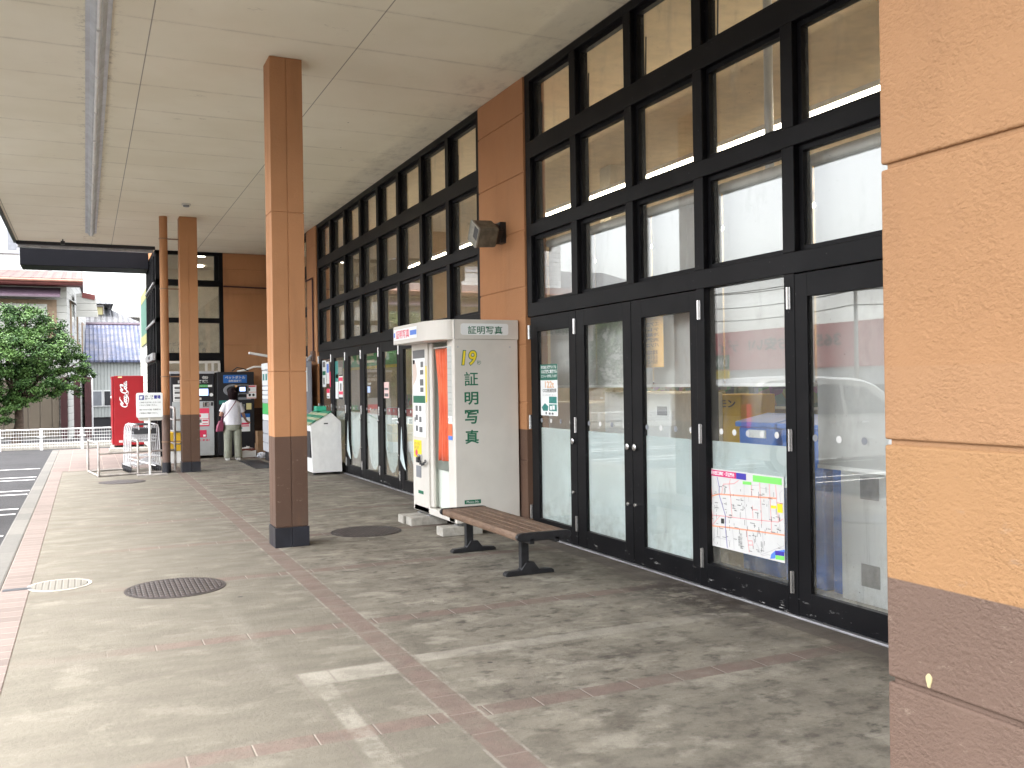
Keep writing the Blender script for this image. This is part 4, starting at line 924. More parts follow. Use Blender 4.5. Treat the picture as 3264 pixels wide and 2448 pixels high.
strokes = [  # script wordmark, reading direction x, up y
    [(1.35, 1.35), (1.15, 1.75), (.75, 1.75), (.3, 1.2), (.12, .55), (.35, .06), (.85, .08), (1.25, .45)], [(1.2, 1.9), (.9, 1.5), (1.0, 1.1), (1.5, 1.5), (2.2, 2.0), (2.9, 1.95)],
    [(1.75, .8), (1.48, .6), (1.5, .15), (1.8, .06), (2.0, .4), (1.9, .75), (1.7, .8)], [(2.55, .65), (2.4, .82), (2.15, .6), (2.15, .2), (2.4, .06), (2.65, .3)],
    [(3.1, .75), (2.85, .8), (2.68, .45), (2.8, .08), (3.05, .2), (3.2, .8), (3.15, .3), (3.3, .06), (3.5, .3)], [(3.42, .45), (3.8, .55)],
    [(5.0, 1.35), (4.85, 1.75), (4.5, 1.75), (4.05, 1.2), (3.9, .55), (4.1, .06), (4.55, .08), (4.95, .45)], [(4.9, 1.9), (4.65, 1.5), (4.75, 1.15), (5.2, 1.6), (5.7, 1.85)],
    [(5.35, .8), (5.1, .6), (5.12, .15), (5.4, .06), (5.6, .4), (5.5, .75), (5.3, .8)], [(5.75, .3), (6.1, 1.3), (6.15, 1.8), (5.95, 1.8), (5.85, 1.0), (5.9, .2), (6.1, .06), (6.25, .3)],
    [(6.7, .75), (6.45, .8), (6.28, .45), (6.4, .08), (6.65, .2), (6.8, .8), (6.75, .3), (6.9, .06), (7.1, .3)],
    [(.9, .05), (1.3, -.25), (2.2, -.42), (3.1, -.15), (3.9, -.35), (4.5, -.1)]]
lg = MB(); kx = .64 / 7.1; ky = .20 / 2.45
for s_i in strokes:
    pts = catmull(s_i); 
    L_ = []; Rr = []
    for i_, p in enumerate(pts):
        a = pts[max(i_ - 1, 0)]; b = pts[min(i_ + 1, len(pts) - 1)]; dx, dy = b[0] - a[0], b[1] - a[1]; l_ = math.hypot(dx, dy) or 1; dx /= l_; dy /= l_
        wd = (.055 + .10 * abs(dy * .9 + dx * .25)) * (1 if 0 < i_ < len(pts) - 1 else .3)
        L_.append((p[0] - dy * wd, p[1] + dx * wd)); Rr.append((p[0] + dy * wd, p[1] - dx * wd))
    mp = lambda q: (.955 - (q[1] + .3) * ky + 0, 24.686, 1.075 + q[0] * kx)
    for i_ in range(len(pts) - 1): lg.quad(mp(L_[i_]), mp(Rr[i_]), mp(Rr[i_ + 1]), mp(L_[i_ + 1]))
lg.build('wordmark', 'sign_white', K)
t = MB().box(.50, 1.42, 24.35, 24.6, 0, .09).build('concrete_slab', 'concrete_block', bevel=.01, label='long pale concrete slab lying before the red machine', cat='block')
MB().box(.56, 1.34, 24.72, 25.6, 0, .10).build('concrete_block', 'concrete_block', bevel=.01, label='wide low concrete block carrying the red vending machine', cat='block')
# ------------------------------------------------------------ trolley rack, hoop rail, trolleys, sign
t = thing('trolley_rack', 'low grey steel rack of square hoops for the shopping trolleys', 'rack', (.45, 18.2, 0))
def hoop(a, b, z): return MB().tube([(a[0], a[1], 0), (a[0], a[1], z - .03), (a[0] + (b[0] - a[0]) * .02, a[1] + (b[1] - a[1]) * .02, z), (b[0] - (b[0] - a[0]) * .02, b[1] - (b[1] - a[1]) * .02, z), (b[0], b[1], z - .03), (b[0], b[1], 0)], .020, 10)
hoop((.03, 18.74), (.19, 17.54), .585).build('hoop', 'rack_steel', t, smooth=True)
hoop((.66, 18.85), (.83, 17.68), .60).build('hoop', 'rack_steel', t, smooth=True)
for a, b in (((.19, 17.54, .40), (1.46, 17.9, .40)), ((.19, 17.54, .02), (1.46, 17.9, .02)), ((.03, 18.74, .02), (.66, 18.85, .02)), ((.03, 18.74, .02), (.19, 17.54, .02))):
    MB().tube([a, b], .018, 8).build('rail', 'rack_steel', t, smooth=True)
t = thing('hoop_rail', 'tall dark hoop rail between the downpipe and the second column', 'rail', (1.45, 18.3, 0))
MB().tube([(1.47, 17.9, 0), (1.47, 17.9, 1.02)] + [(1.47, 17.9 + .14 - .14 * math.cos(k * .314), 1.02 + .14 * math.sin(k * .314)) for k in range(1, 6)] + [(1.45, 18.9, 1.16), (1.45, 19.0, 1.05), (1.45, 19.0, 0)], .022, 10).build('hoop', 'rack_steel', t, smooth=True)
for z in (.94, .72, .5): MB().tube([(1.47, 17.9, z), (1.45, 19.0, z)], .016, 8).tube([(1.47, 17.95, z), (1.9, 18.1, z)], .016, 8).build('rail', 'rack_steel', t, smooth=True)
def trolley():
    t = thing('shopping_trolley', '', 'shopping trolley', (.97, 17.98, 0), 'nested shopping trolleys in the rack')
    xs_ = (.72, 1.22); y = 17.98
    for s, x in zip((1, -1), xs_):
        m_ = MB(); m_.tube([(x, y + .55, .10), (x, y + .02, .12), (x + s * .0, y + .0, .20), (x + s * .015, y + .02, .70), (x + s * .02, y + .0, .80), (x + s * .04, y - .03, .86), (x + s * .09, y - .03, .885), (x + s * .14, y, .86), (x + s * .15, y + .02, .78)], .011, 8)
        m_.build('side_frame', 'bright_wire', t, smooth=True)
    MB().tube([(xs_[0] + .12, y - .01, .87), (xs_[1] - .12, y - .01, .87)], .014, 8).build('handle', 'dark_plastic', t, smooth=True)
    b_ = MB()
    for k in range(12):
        x = xs_[0] + .05 + (.40) * k / 11; b_.tube([(x, y + .05, .74), (.97 + (x - .97) * .85, y + .08, .56), (.97 + (x - .97) * .75, y + .50, .58), (.97 + (x - .97) * .8, y + .55, .72)], .0035, 5)
    for z, w in ((.74, .215), (.68, .205), (.62, .195), (.56, .185)): b_.tube([(.97 - w, y + .055, z), (.97 + w, y + .055, z), (.97 + w * .82, y + .54, z), (.97 - w * .82, y + .54, z), (.97 - w, y + .055, z)], .005, 6)
    b_.build('basket', 'bright_wire', t)
    MB().box(.78, 1.16, y + .03, y + .10, .70, .80).build('child_flap', 'dark_plastic', t, bevel=.01)
    MB().tube([(xs_[0], y + .3, .14), (xs_[1], y + .3, .14)], .010, 6).tube([(xs_[0], y + .05, .30), (xs_[1], y + .05, .30)], .008, 6).tube([(.80, y + .02, .12), (1.14, y + .3, .22)], .010, 6).tube([(1.14, y + .02, .12), (.80, y + .3, .22)], .010, 6).build('base_frame', 'bright_wire', t, smooth=True)
    for x in xs_:
        for yy in (y + .04, y + .52): MB().tube([(x - .015, yy, .05), (x + .015, yy, .05)], .05, 12).box(x - .02, x + .02, yy - .02, yy + .02, .05, .12).build('wheel', 'dark_plastic', t, smooth=True)
    return t
T0 = trolley()
for k, lab in enumerate(('nearest wire shopping trolley of the nested row', 'second nearest wire shopping trolley of the nested row', 'middle wire shopping trolley of the nested row', 'fourth wire shopping trolley from the front of the nested row', 'farthest wire shopping trolley of the nested row')):
    o = T0 if k == 0 else copy_tree(T0)
    o.location = (.97 - .022 * k, 17.98 + .15 * k, 0); o['label'] = lab
t = thing('notice_sign', 'white trolley notice on a white post standing in front of the red machine', 'sign', (1.02, 17.5, 0))
MB().tube([(1.02, 17.52, .01), (1.02, 17.52, 1.1)], .02, 12).build('post', 'white_metal', t, smooth=True)
MB().box(.80, 1.30, 17.35, 17.65, 0, .012).build('base_plate', 'rack_steel', t)
rrect(MB(), (.805, 17.50, 1.01), UX, UZ, .435, .435, .03, (0, -.03, 0)).build('board', 'sign_white', t, bevel=.004)
rrect(MB(), (.835, 17.53, .955), UX, UZ, .41, .30, .04, (0, -.02, 0)).build('back_board', 'booth', t)
ysn = 17.468
MB().box(.85, .93, ysn, ysn + .002, 1.322, 1.402).build('pictogram_panel', 'navy', t); MB().prism([(.862, ysn - .002, 1.38), (.912, ysn - .002, 1.388), (.905, ysn - .002, 1.352), (.865, ysn - .002, 1.352)], (0, .002, 0)).box(.86, .905, ysn - .002, ysn, 1.334, 1.345).build('pictogram', 'sign_white', t)
t_ = MB(); txy(t_, 'カ ゴ', ysn, .945, 1.085, 1.367, 1.402, .02); txy(t_, 'カート', ysn, .945, 1.085, 1.325, 1.360, .02); t_.build('lettering', 'black_ink', t)
t_ = MB(); txy(t_, '置場', ysn, 1.095, 1.205, 1.335, 1.402, .03); t_.build('lettering', 'navy', t)
t_ = MB()
for s, w_, z in (('ご使用いただきましたカートは', .35, 1.262), ('こちらへご返却ください。', .29, 1.215), ('危険ですので公道・駐車場での', .35, 1.135), ('ご使用はご遠慮ください。', .30, 1.075)): txy(t_, s, ysn, .855, .855 + w_, z, z + .028, .02)
t_.build('lettering', 'grey_ink', t)
t = thing('plastic_crate', 'yellow plastic crates stacked behind the second column', 'crate', (1.8, 20.1, .24))
for z in (.25, .45): MB().box(1.50, 2.0, 19.9, 20.3, z, z + .17).box(1.48, 2.02, 19.88, 20.32, z + .15, z + .18).build('crate', 'crate_yellow', t, bevel=.01)
MB().box(1.52, 1.98, 19.92, 20.28, 0, .25).build('stand', 'white_metal', t, bevel=.01)

# ------------------------------------------------------------ posters on the glass
mp_x = FX + .046
t = thing('town_map', 'white town map poster with pink and green header on the full height window', 'map poster', (mp_x, 5.15, .31))
MB().box(mp_x, mp_x + .002, 4.74, 5.56, .31, .87).build('sheet', 'white_paper', t)
def zm(x, y):      # local map coordinates
    u = (x - 45) / 1100.; tp = 190 + 140 * u; bt = 1275 + 275 * u; v = (y - tp) / (bt - tp); return (5.555 - .81 * u, .868 - .556 * v)
def mpoly(pts, w, mt, nm, xo=.0010):
    m_ = MB(); q = [zm(*p) for p in pts]
    for (a, b) in zip(q[:-1], q[1:]):
        d = Vector((b[0] - a[0], b[1] - a[1])); l_ = d.length or 1; d /= l_; nn_ = Vector((-d.y, d.x)) * w / 2; a = Vector(a) - d * w * .3; b = Vector(b) + d * w * .3
        m_.quad((mp_x - xo, *(a + nn_)), (mp_x - xo, *(b + nn_)), (mp_x - xo, *(b - nn_)), (mp_x - xo, *(a - nn_)))
    m_.build(nm, mt, t)
M('map_salmon', (.72, .30, .18), .6, var=0); M('map_pink', (.68, .30, .30), .6, var=0); M('map_grey', (.42, .40, .42), .6, var=0); M('map_violet', (.22, .20, .40), .6, var=0); M('map_green', (.18, .60, .12), .6, var=0); M('map_header', (.55, .02, .14), .6, var=0); M('map_navy', (.04, .03, .32), .6, var=0)
for pts in ([(65, 600), (230, 565), (1050, 630)], [(75, 1010), (330, 1040), (870, 1115), (1150, 1155)]): mpoly(pts, .010, 'map_salmon', 'main_road')
for pts in ([(100, 310), (120, 590), (105, 720), (120, 870), (110, 1030), (95, 1190)], [(410, 350), (385, 430), (405, 570), (425, 890)], [(60, 860), (240, 875), (620, 925), (1075, 968), (1135, 925)], [(960, 425), (970, 640), (985, 1120)], [(1045, 440), (1060, 690), (1080, 965)], [(715, 440), (720, 590)], [(240, 875), (120, 1000)], [(530, 375), (460, 420), (300, 425), (270, 560)], [(1060, 692), (1135, 702)], [(640, 1100), (670, 1400)], [(655, 1240), (715, 1240), (728, 1340)], [(655, 1298), (720, 1300)], [(725, 740), (730, 910)], [(730, 792), (800, 798)], [(830, 405), (850, 940), (850, 1000)]): mpoly(pts, .0055, 'map_pink', 'road')
for pts in ([(610, 440), (608, 600), (630, 920), (650, 1100)], [(430, 1075), (450, 1355)], [(725, 1105), (730, 1210), (790, 1310), (840, 1440)], [(835, 1440), (1145, 1305)], [(850, 1455), (930, 1435), (960, 1445)], [(860, 1120), (875, 1400)], [(1055, 1270), (1130, 1360)], [(75, 1190), (190, 1290)], [(140, 1180), (330, 1215)], [(670, 610), (672, 680)], [(1135, 510), (1098, 560), (1110, 680)], [(720, 445), (820, 440)], [(840, 480), (950, 500)], [(420, 745), (490, 740)], [(180, 340), (235, 570)], [(355, 1230), (400, 1240)], [(90, 1060), (80, 1180)], [(150, 1060), (135, 1230)], [(235, 1050), (240, 1310)], [(1090, 1000), (1095, 1120)], [(950, 670), (955, 940)]): mpoly(pts, .0032, 'map_grey', 'lane')
mpoly([(205, 325), (235, 470), (230, 570), (325, 880), (320, 1040), (345, 1330)], .008, 'map_violet', 'river')
def mrect(x0, y0, x1, y1, mt, nm, xo=.0016):
    m_ = MB(); m_.quad(*[(mp_x - xo, *zm(x, y)) for x, y in ((x0, y0[0]), (x1, y1[0]), (x1, y1[1]), (x0, y0[1]))]); m_.build(nm, mt, t)
mrect(55, (205, 290), 495, (262, 352), 'map_header', 'header'); mrect(497, (262, 352), 640, (282, 372), 'map_navy', 'header'); mrect(737, (298, 390), 1128, (345, 440), 'map_green', 'header')
mrect(590, (385, 430), 715, (395, 440), 'map_green', 'label'); mrect(980, (730, 770), 1055, (735, 780), 'yellow', 'label'); mrect(1065, (705, 830), 1135, (712, 838), 'yellow', 'label'); mrect(255, (912, 985), 303, (918, 990), 'black_ink', 'label'); mrect(1030, (1375, 1440), 1148, (1395, 1455), 'map_navy', 'label', .0022); mrect(1032, (1442, 1500), 1148, (1458, 1515), 'map_green', 'label')
m_ = MB(); m_.quad(*[(mp_x - .0012, *zm(x, y)) for x, y in ((960, 1495), (975, 1430), (1020, 1385), (1152, 1360), (1155, 1400), (1060, 1430), (1020, 1490))]); m_.build('lake', 'label_blue', t)
t_ = MB(); a = zm(75, 285); txx(t_, '井原市西江原町・周辺案内', mp_x - .002, 5.535, 5.245, .825, .855, .02); t_.build('lettering', 'sign_white', t)
t_ = MB(); a = zm(560, 1300); txx(t_, '片\n山\n工\n業\n株', mp_x - .002, zm(540, 1)[0], zm(575, 1)[0], zm(560, 1340)[1], zm(560, 1130)[1]); txx(t_, '井\n原\n商\n店', mp_x - .002, zm(512, 1)[0], zm(540, 1)[0], zm(530, 1310)[1], zm(530, 1170)[1]); t_.build('lettering', 'grey_ink', t)
random.seed(5); m_ = MB()
for k in range(150):
    x, y = random.uniform(70, 1110), random.uniform(400, 1420); u = (x - 45) / 1100
    if y < 420 + 60 * u or y > 1230 + 260 * u: continue
    a, b = zm(x, y); vert = random.random() < .5; w_, h_ = (.006, random.uniform(.015, .045)) if vert else (random.uniform(.02, .045), .006)
    nseg = int(max(w_, h_) / .007)
    for s in range(nseg):
        yy, zz = (a, b - s * .0075) if vert else (a - s * .0075, b); m_.quad((mp_x - .0014, yy, zz), (mp_x - .0014, yy - .005, zz), (mp_x - .0014, yy - .005, zz - .0055), (mp_x - .0014, yy, zz - .0055))
m_.build('small_print', 'grey_ink', t)
M('eco_green', (.015, .13, .09), .5, var=0)
px_ = FX + .026
t = thing('poster', 'green and white notice about tray recycling on the door beside the photo booth', 'poster', (px_, 8.03, 1.19))
MB().box(px_, px_ + .0015, 7.86, 8.22, 1.19, 1.69).build('sheet', 'sign_white', t)
MB().box(px_ - .001, px_, 7.86, 8.22, 1.535, 1.69).build('header', 'eco_green', t)
t_ = MB(); txx(t_, '株式会社 天満屋ストアは', px_ - .002, 8.20, 7.88, 1.645, 1.678, .02); txx(t_, 'CO2削減に貢献する', px_ - .002, 8.20, 7.87, 1.60, 1.638, .03); txx(t_, 'エコトレーを使用しています', px_ - .002, 8.20, 7.87, 1.56, 1.59, .02); t_.build('lettering', 'sign_white', t)
t_ = MB(); txx(t_, '122t', px_ - .002, 8.12, 7.93, 1.46, 1.525, .02); t_.build('number', 'amber', t)
t_ = MB(); txx(t_, 'CO2削減効果', px_ - .002, 8.17, 7.88, 1.415, 1.455, .01); txx(t_, '詳しくは店内の掲示をご覧ください', px_ - .002, 8.17, 7.88, 1.385, 1.395); t_.build('lettering', 'grey_ink', t)
MB().box(px_ - .001, px_, 7.88, 8.04, 1.31, 1.375, 0).box(px_ - .001, px_, 7.88, 8.04, 1.235, 1.30, 0).box(px_ - .0015, px_ - .001, 7.92, 7.97, 1.25, 1.29, 1).box(px_ - .0015, px_ - .001, 7.98, 8.02, 1.245, 1.285, 1).build('picture', ['teal_ink', 'sign_white'], t)
MB().prism([(px_ - .001, 8.20, 1.27), (px_ - .001, 8.13, 1.31), (px_ - .001, 8.06, 1.28), (px_ - .001, 8.07, 1.235), (px_ - .001, 8.17, 1.235)], (.001, 0, 0)).build('picture', 'teal_ink', t)
MB().box(px_ - .001, px_, 8.09, 8.12, 1.20, 1.225).box(px_ - .001, px_, 8.01, 8.05, 1.20, 1.22).box(px_ - .001, px_, 7.95, 7.99, 1.20, 1.22).build('stamp', 'grey_ink', t)
t = thing('poster', 'orange sheet with reversed writing behind the glass of the right double door leaf', 'poster', (4.2, 6.4, 1.63))
MB().box(4.20, 4.202, 6.22, 6.56, 1.62, 2.03).build('sheet', 'orange_paper', t)
t_ = MB()
for k, s in enumerate(('エアコン', 'テレビ', '冷蔵庫', '洗濯機', 'パソコン')): txx(t_, s, 4.198, 6.53, 6.28, 1.985 - .042 * k - .03, 1.985 - .042 * k, .02, mirror=True)
txx(t_, '家電の回収は\nお近くの\n当店へどうぞ', 4.198, 6.52, 6.30, 1.65, 1.76, .01, mirror=True); t_.build('lettering', M('brown_ink', (.22, .10, .03), .6, var=0) and 'brown_ink', t)
# sheets on the far doors
def sheet(y1, y0, z1, z0, mt, lab, extra=()):
    t = thing('poster', lab, 'poster', (px_, (y0 + y1) / 2, z0)); MB().box(px_, px_ + .0015, y0, y1, z0, z1).build('sheet', mt, t)
    for (a, b, c_, d, m2) in extra: MB().box(px_ - .001, px_, y1 - (y1 - y0) * b, y1 - (y1 - y0) * a, z0 + (z1 - z0) * c_, z0 + (z1 - z0) * d).build('printing', m2, t)
    return t
sheet(17.52, 17.22, 2.0, 1.50, 'sign_white', 'narrow white and green notice on the farthest door', ((.1, .9, .45, .6, 'green'), (.2, .8, .75, .95, 'grey_ink'), (.3, .6, .1, .35, 'grey_ink')))
sheet(17.18, 16.98, 1.97, 1.56, 'sign_white', 'pale blue and white notice beside the narrow one on the farthest door', ((.2, .9, .5, .9, 'label_blue'),))
sheet(17.18, 16.95, 1.47, 1.29, 'sign_white', 'small red and white sign low on the farthest door', ((0, 1, .55, 1, 'pink_red'), (.1, .8, .1, .2, 'grey_ink')))
sheet(16.54, 16.30, 1.96, 1.29, 'sign_white', 'tall teal and white poster on the second farthest door', ((0, 1, .45, 1, 'teal_ink'), (.3, 1, .55, .65, 'sign_white')))
sheet(16.26, 15.98, 1.71, 1.28, 'sign_white', 'white poster with red band and black figure on the second farthest door', ((0, 1, .75, .9, 'pink_red'), (.35, .65, .35, .65, 'black_ink'), (0, 1, .2, .32, 'pink_red'), (0, 1, 0, .08, 'black_ink'), (0, 1, .95, 1, 'black_ink')))
sheet(13.52, 13.28, 1.56, 1.32, 'pale_pink', 'faded pink and grey notice on the door left of the photo booth', ((.1, .9, .1, .3, 'grey_ink'), (.1, .9, .5, .65, 'grey_ink')))
MB().box(FX - .004, FX - .001, 16.74, 16.82, 1.50, 1.78).build('sticker', 'pink_red', label='narrow red and white sticker on the black frame between the farthest doors', cat='sticker')
# ------------------------------------------------------------ things seen through the glass
t = thing('hanging_sign', 'green shop sign with pale letters and yellow edge hanging inside behind the far doors', 'sign', (5.6, 19, 1.9))
MB().box(5.6, 5.63, 17.6, 21.8, 1.88, 2.30).build('board', 'bright_green', t); MB().box(5.598, 5.6, 17.6, 21.8, 1.88, 1.94).build('edge', 'yellow', t)
t_ = MB(); txx(t_, 'ひ U ニ フ', 5.597, 21.5, 18.2, 1.98, 2.25, .06); t_.build('lettering', M('pale_yellow_ink', (.75, .75, .45), .5, var=0) and 'pale_yellow_ink', t)
t = thing('counter', 'service counter with brown board and pink front seen through the far doors', 'counter', (6.6, 19, 0))
MB().box(6.6, 7.2, 16.8, 21.5, 0, 1.0).build('counter', 'light_grey', t); MB().box(6.58, 6.6, 16.8, 21.5, .75, .98).build('front_band', 'pink_red', t); MB().box(7.4, 7.45, 16.8, 21.5, 1.2, 2.0).build('brown_board', 'brown_ink', t)
t_ = MB(); txx(t_, 'サ ー ビ ス\n回 回 回 回', 7.39, 21.2, 18.6, 1.45, 1.85, .02); t_.build('lettering', 'booth', t)
MB().box(6.7, 7.0, 17.5, 20.5, 1.0, 1.3).build('display', 'goods', t)
def bin_(y, lab):
    t = thing('blue_bin', lab, 'bin', (4.95, y, 0), 'blue bins behind the map window')
    MB().prism([(4.74, y - .20, 0), (5.10, y - .20, 0), (5.14, y - .22, 1.14), (4.70, y - .22, 1.14)], (0, .43, 0)).build('body', 'blue_bin', t, bevel=.02)
    MB().prism([(4.68, y - .235, 1.14), (5.16, y - .235, 1.14), (5.16, y - .235, 1.20), (5.0, y - .235, 1.24), (4.68, y - .235, 1.18)], (0, .465, 0)).build('lid', 'blue_bin', t, bevel=.01)
    MB().box(4.69, 4.70, y - .12, y + .08, 1.06, 1.12).build('label', 'sign_white', t)
bin_(5.72, 'blue bin with white label, left of the pair behind the map window'); bin_(5.23, 'blue bin with white label, right of the pair behind the map window')
t = thing('yellow_carton', 'tall yellow carton behind the blue bins', 'carton', (5.5, 6.9, 0)); MB().box(5.3, 5.7, 6.66, 7.12, 0, 1.38).build('box', 'crate_yellow', t, bevel=.01); t_ = MB(); txx(t_, 'レモン', 5.297, 7.07, 6.72, 1.26, 1.33, .03); t_.build('lettering', 'black_ink', t)
t = thing('white_cabinet', 'stained white cabinet with two grey plates behind the nearest door', 'cabinet', (4.7, 4.4, 0))
MB().box(4.70, 5.2, 3.2, 4.84, 0, .93).build('cabinet', 'stained_panel', t, bevel=.006)
for z0, z1 in ((.70, .85), (.12, .27)): MB().box(4.692, 4.70, 4.50, 4.66, z0, z1).build('plate', 'galvanised', t, bevel=.004)
MB().box(4.696, 4.70, 4.36, 4.366, .02, .9).build('seam', 'galvanised', t)
t = thing('blue_cart', 'deep blue plastic tub standing left of the white cabinet', 'tub', (5.0, 5.0, 0)); MB().box(4.76, 5.2, 4.87, 4.99, 0, .95).build('tub', 'blue_bin', t, bevel=.02)
for (y0, y1, z, lab) in ((7.36, 8.05, 1.41, 'white chest unit with a vent behind the left double door leaf'), (6.90, 7.33, 1.40, 'white chest unit behind the right double door leaf'), (8.5, 9.4, 1.30, 'cream cabinet behind the door beside the booth')):
    t = thing('display_case', lab, 'cabinet', (5.0, (y0 + y1) / 2, 0)); MB().box(4.72, 5.3, y0, y1, 0, z).build('case', 'sign_white', t, bevel=.015); MB().box(4.715, 4.72, y0 + .05, y0 + .2, z - .2, z - .12).build('vent', 'mid_grey', t)
for (x, y0, y1, lab) in ((6.6, 3.0, 9.5, 'shop shelf full of colourful goods behind the double door'), (9.0, 3.0, 15.5, 'long shop shelf with goods further inside the store')):
    t = thing('shop_shelf', lab, 'shelf', (x, (y0 + y1) / 2, 0))
    MB().box(x + .3, x + .35, y0, y1, 0, 1.65).build('back', 'cream_wall', t)
    for z in (.15, .5, .85, 1.2, 1.5): MB().box(x, x + .3, y0, y1, z, z + .025).build('board', 'sign_white', t); 
    g_ = MB(); random.seed(int(x * 7)); y = y0
    while y < y1 - .2:
        w_ = random.uniform(.1, .28)
        for z in (.175, .525, .875, 1.225): g_.box(x + .04, x + .28, y, y + w_ * .93, z, z + random.uniform(.15, .3))
        y += w_
    g_.build('goods', 'goods', t)
# ------------------------------------------------------------ woman at the bottle machine
PX, PY = 2.80, 20.15
Wm = thing('person', 'woman seen from behind in white blouse and grey green trousers at the bottle machine', 'person', (PX, PY, 0))
def pp(x, y, z): return Vector((PX + x, PY + y, z))
def skinned(name, verts, edges, rad, mt, parent, root=0, sub=2):
    me = bpy.data.meshes.new(name); me.from_pydata([tuple(v) for v in verts], edges, []); o = bpy.data.objects.new(name, me); C.objects.link(o)
    sk = o.modifiers.new('skin', 'SKIN'); sk.use_smooth_shade = True
    for i_, r in enumerate(rad):
        sv = me.skin_vertices[0].data[i_]; sv.radius = r if isinstance(r, tuple) else (r, r); sv.use_root = (i_ == root)
    ss = o.modifiers.new('sub', 'SUBSURF'); ss.levels = sub; ss.render_levels = sub
    dg = bpy.context.evaluated_depsgraph_get(); m2 = bpy.data.meshes.new_from_object(o.evaluated_get(dg)); bpy.data.objects.remove(o)
    c_ = Vector((PX, PY, .5)); 
    for v in m2.vertices: v.co -= c_
    m2.materials.clear(); m2.materials.append(MATS[mt]); o = bpy.data.objects.new(name, m2); C.objects.link(o); place(o, c_, parent); return o
V = []; E_ = []; Rd = []
def nd(p, r, par=None):
    V.append(pp(*p)); Rd.append(r)
    if par is not None: E_.append((par, len(V) - 1))
    return len(V) - 1
pel = nd((0, 0, .82), (.13, .09)); ch = nd((0, 0, 1.05), (.13, .09), pel); sh = nd((0, .0, 1.165), (.085, .06), ch); nk = nd((.005, .01, 1.26), .047, sh); hd0 = nd((.01, .03, 1.33), (.062, .07), nk); hd1 = nd((.015, .035, 1.41), (.072, .085), hd0); nd((.015, .03, 1.46), (.05, .06), hd1)
def arm(s, el, wr, hand, fd):
    a = nd((s * .15, 0, 1.155), .040, sh); b = nd(el, .036, a); c_ = nd(wr, .024, b); h1 = nd(hand, (.030, .016), c_)
    H = Vector(hand); d = (H - Vector(wr)).normalized(); side = d.cross(Vector((0, 0, 1))).normalized(); cu_ = Vector(fd)
    for q, (off, ln) in enumerate(((-.026, .062), (-.009, .072), (.009, .068), (.026, .052))):
        b0 = nd(tuple(H + d * .018 + side * off), .010, h1); b1 = nd(tuple(H + d * (.018 + ln * .5) + side * off * 1.2 + cu_ * .008), .0085, b0); nd(tuple(H + d * (.018 + ln) + side * off * 1.25 + cu_ * .030), .007, b1)
    k = nd(tuple(H - d * .005 - side * .034), .010, h1); nd(tuple(H + d * .03 - side * .055 + cu_ * .01), .008, k)
arm(-1, (-.235, -.02, .96), (-.20, .19, .93), (-.185, .25, .93), (0, 0, -.4))
arm(1, (.225, .02, .95), (.30, .17, .82), (.345, .22, .79), (0, 0, -.3))
for s in (-1, 1):
    a = nd((s * .08, 0, .78), (.08, .08), pel); b = nd((s * .092, .0, .43), .055, a); c_ = nd((s * .098, -.01, .09), .036, b); d = nd((s * .10, .05, .045), .035, c_); nd((s * .108, .15, .035), .03, d)
skinned('body', V, E_, Rd, 'skin', Wm)
def ring(c, rx, ry, n_=20, tilt=(0, 0), rot=0, jit=0, seed=0):
    o_ = []
    for k in range(n_):
        a = 2 * math.pi * k / n_; j = 1 + jit * math.sin(a * 3 + seed) * .5 + jit * math.sin(a * 5 + seed * 2.1) * .5; x, y = rx * math.cos(a) * j, ry * math.sin(a) * j
        o_.append(pp(c[0] + x, c[1] + y, c[2] + x * tilt[0] + y * tilt[1]))
    return o_
st_ = MB()
st_.rings([ring((0, 0, z), rx, ry, jit=j, seed=z * 9) for z, rx, ry, j in ((.735, .188, .135, .03), (.80, .186, .136, .04), (.90, .176, .128, .05), (.98, .168, .122, .05), (1.06, .172, .122, .03), (1.13, .180, .115, .02), (1.185, .172, .095, .01), (1.22, .135, .075, 0), (1.245, .085, .062, 0), (1.262, .062, .055, 0))], caps=False)
for s, el in ((-1, (-.235, -.02, .96)), (1, (.225, .02, .95))):
    a = Vector(pp(s * .13, 0, 1.18)); b = Vector(pp(*el)); st_.tube([a, a.lerp(b, .25), a.lerp(b, .55), a.lerp(b, .80)], [.062, .068, .066, .070], 14, caps=False)
o = st_.build('blouse', 'shirt', Wm, smooth='all'); o.modifiers.new('s', 'SOLIDIFY').thickness = .004
o.modifiers.new('sub', 'SUBSURF').levels = 1
tr = MB()
tr.rings([ring((0, 0, z), rx, ry, jit=.01) for z, rx, ry in ((.82, .160, .115), (.77, .175, .128), (.70, .182, .135), (.64, .180, .132), (.60, .172, .12))])
for s in (-1, 1):
    tr.rings([ring((s * x, y, z), rx, ry, jit=j, seed=z * 23 + s) for x, y, z, rx, ry, j in ((.088, 0, .68, .092, .12, 0), (.092, 0, .58, .094, .112, .04), (.098, 0, .46, .086, .098, .07), (.100, -.005, .36, .082, .092, .06), (.103, -.01, .24, .080, .09, .08), (.105, -.01, .13, .080, .09, .06), (.106, -.008, .055, .082, .094, .05), (.106, -.008, .04, .080, .09, .03))])
o = tr.build('trousers', 'trousers', Wm, smooth='all'); o.modifiers.new('sub', 'SUBSURF').levels = 1
for s in (-1, 1):
    MB().rings([[pp(s * .106 + x * w, y, z) for x, z in ((-1, .0), (1, .0), (1.05, .03), (.7, h_), (-.7, h_), (-1.05, .03))] for y, w, h_ in ((-.085, .030, .05), (-.06, .040, .07), (.02, .042, .075), (.10, .045, .06), (.15, .035, .045), (.17, .018, .03))]).build('shoe', 'shoe', Wm, smooth=True)
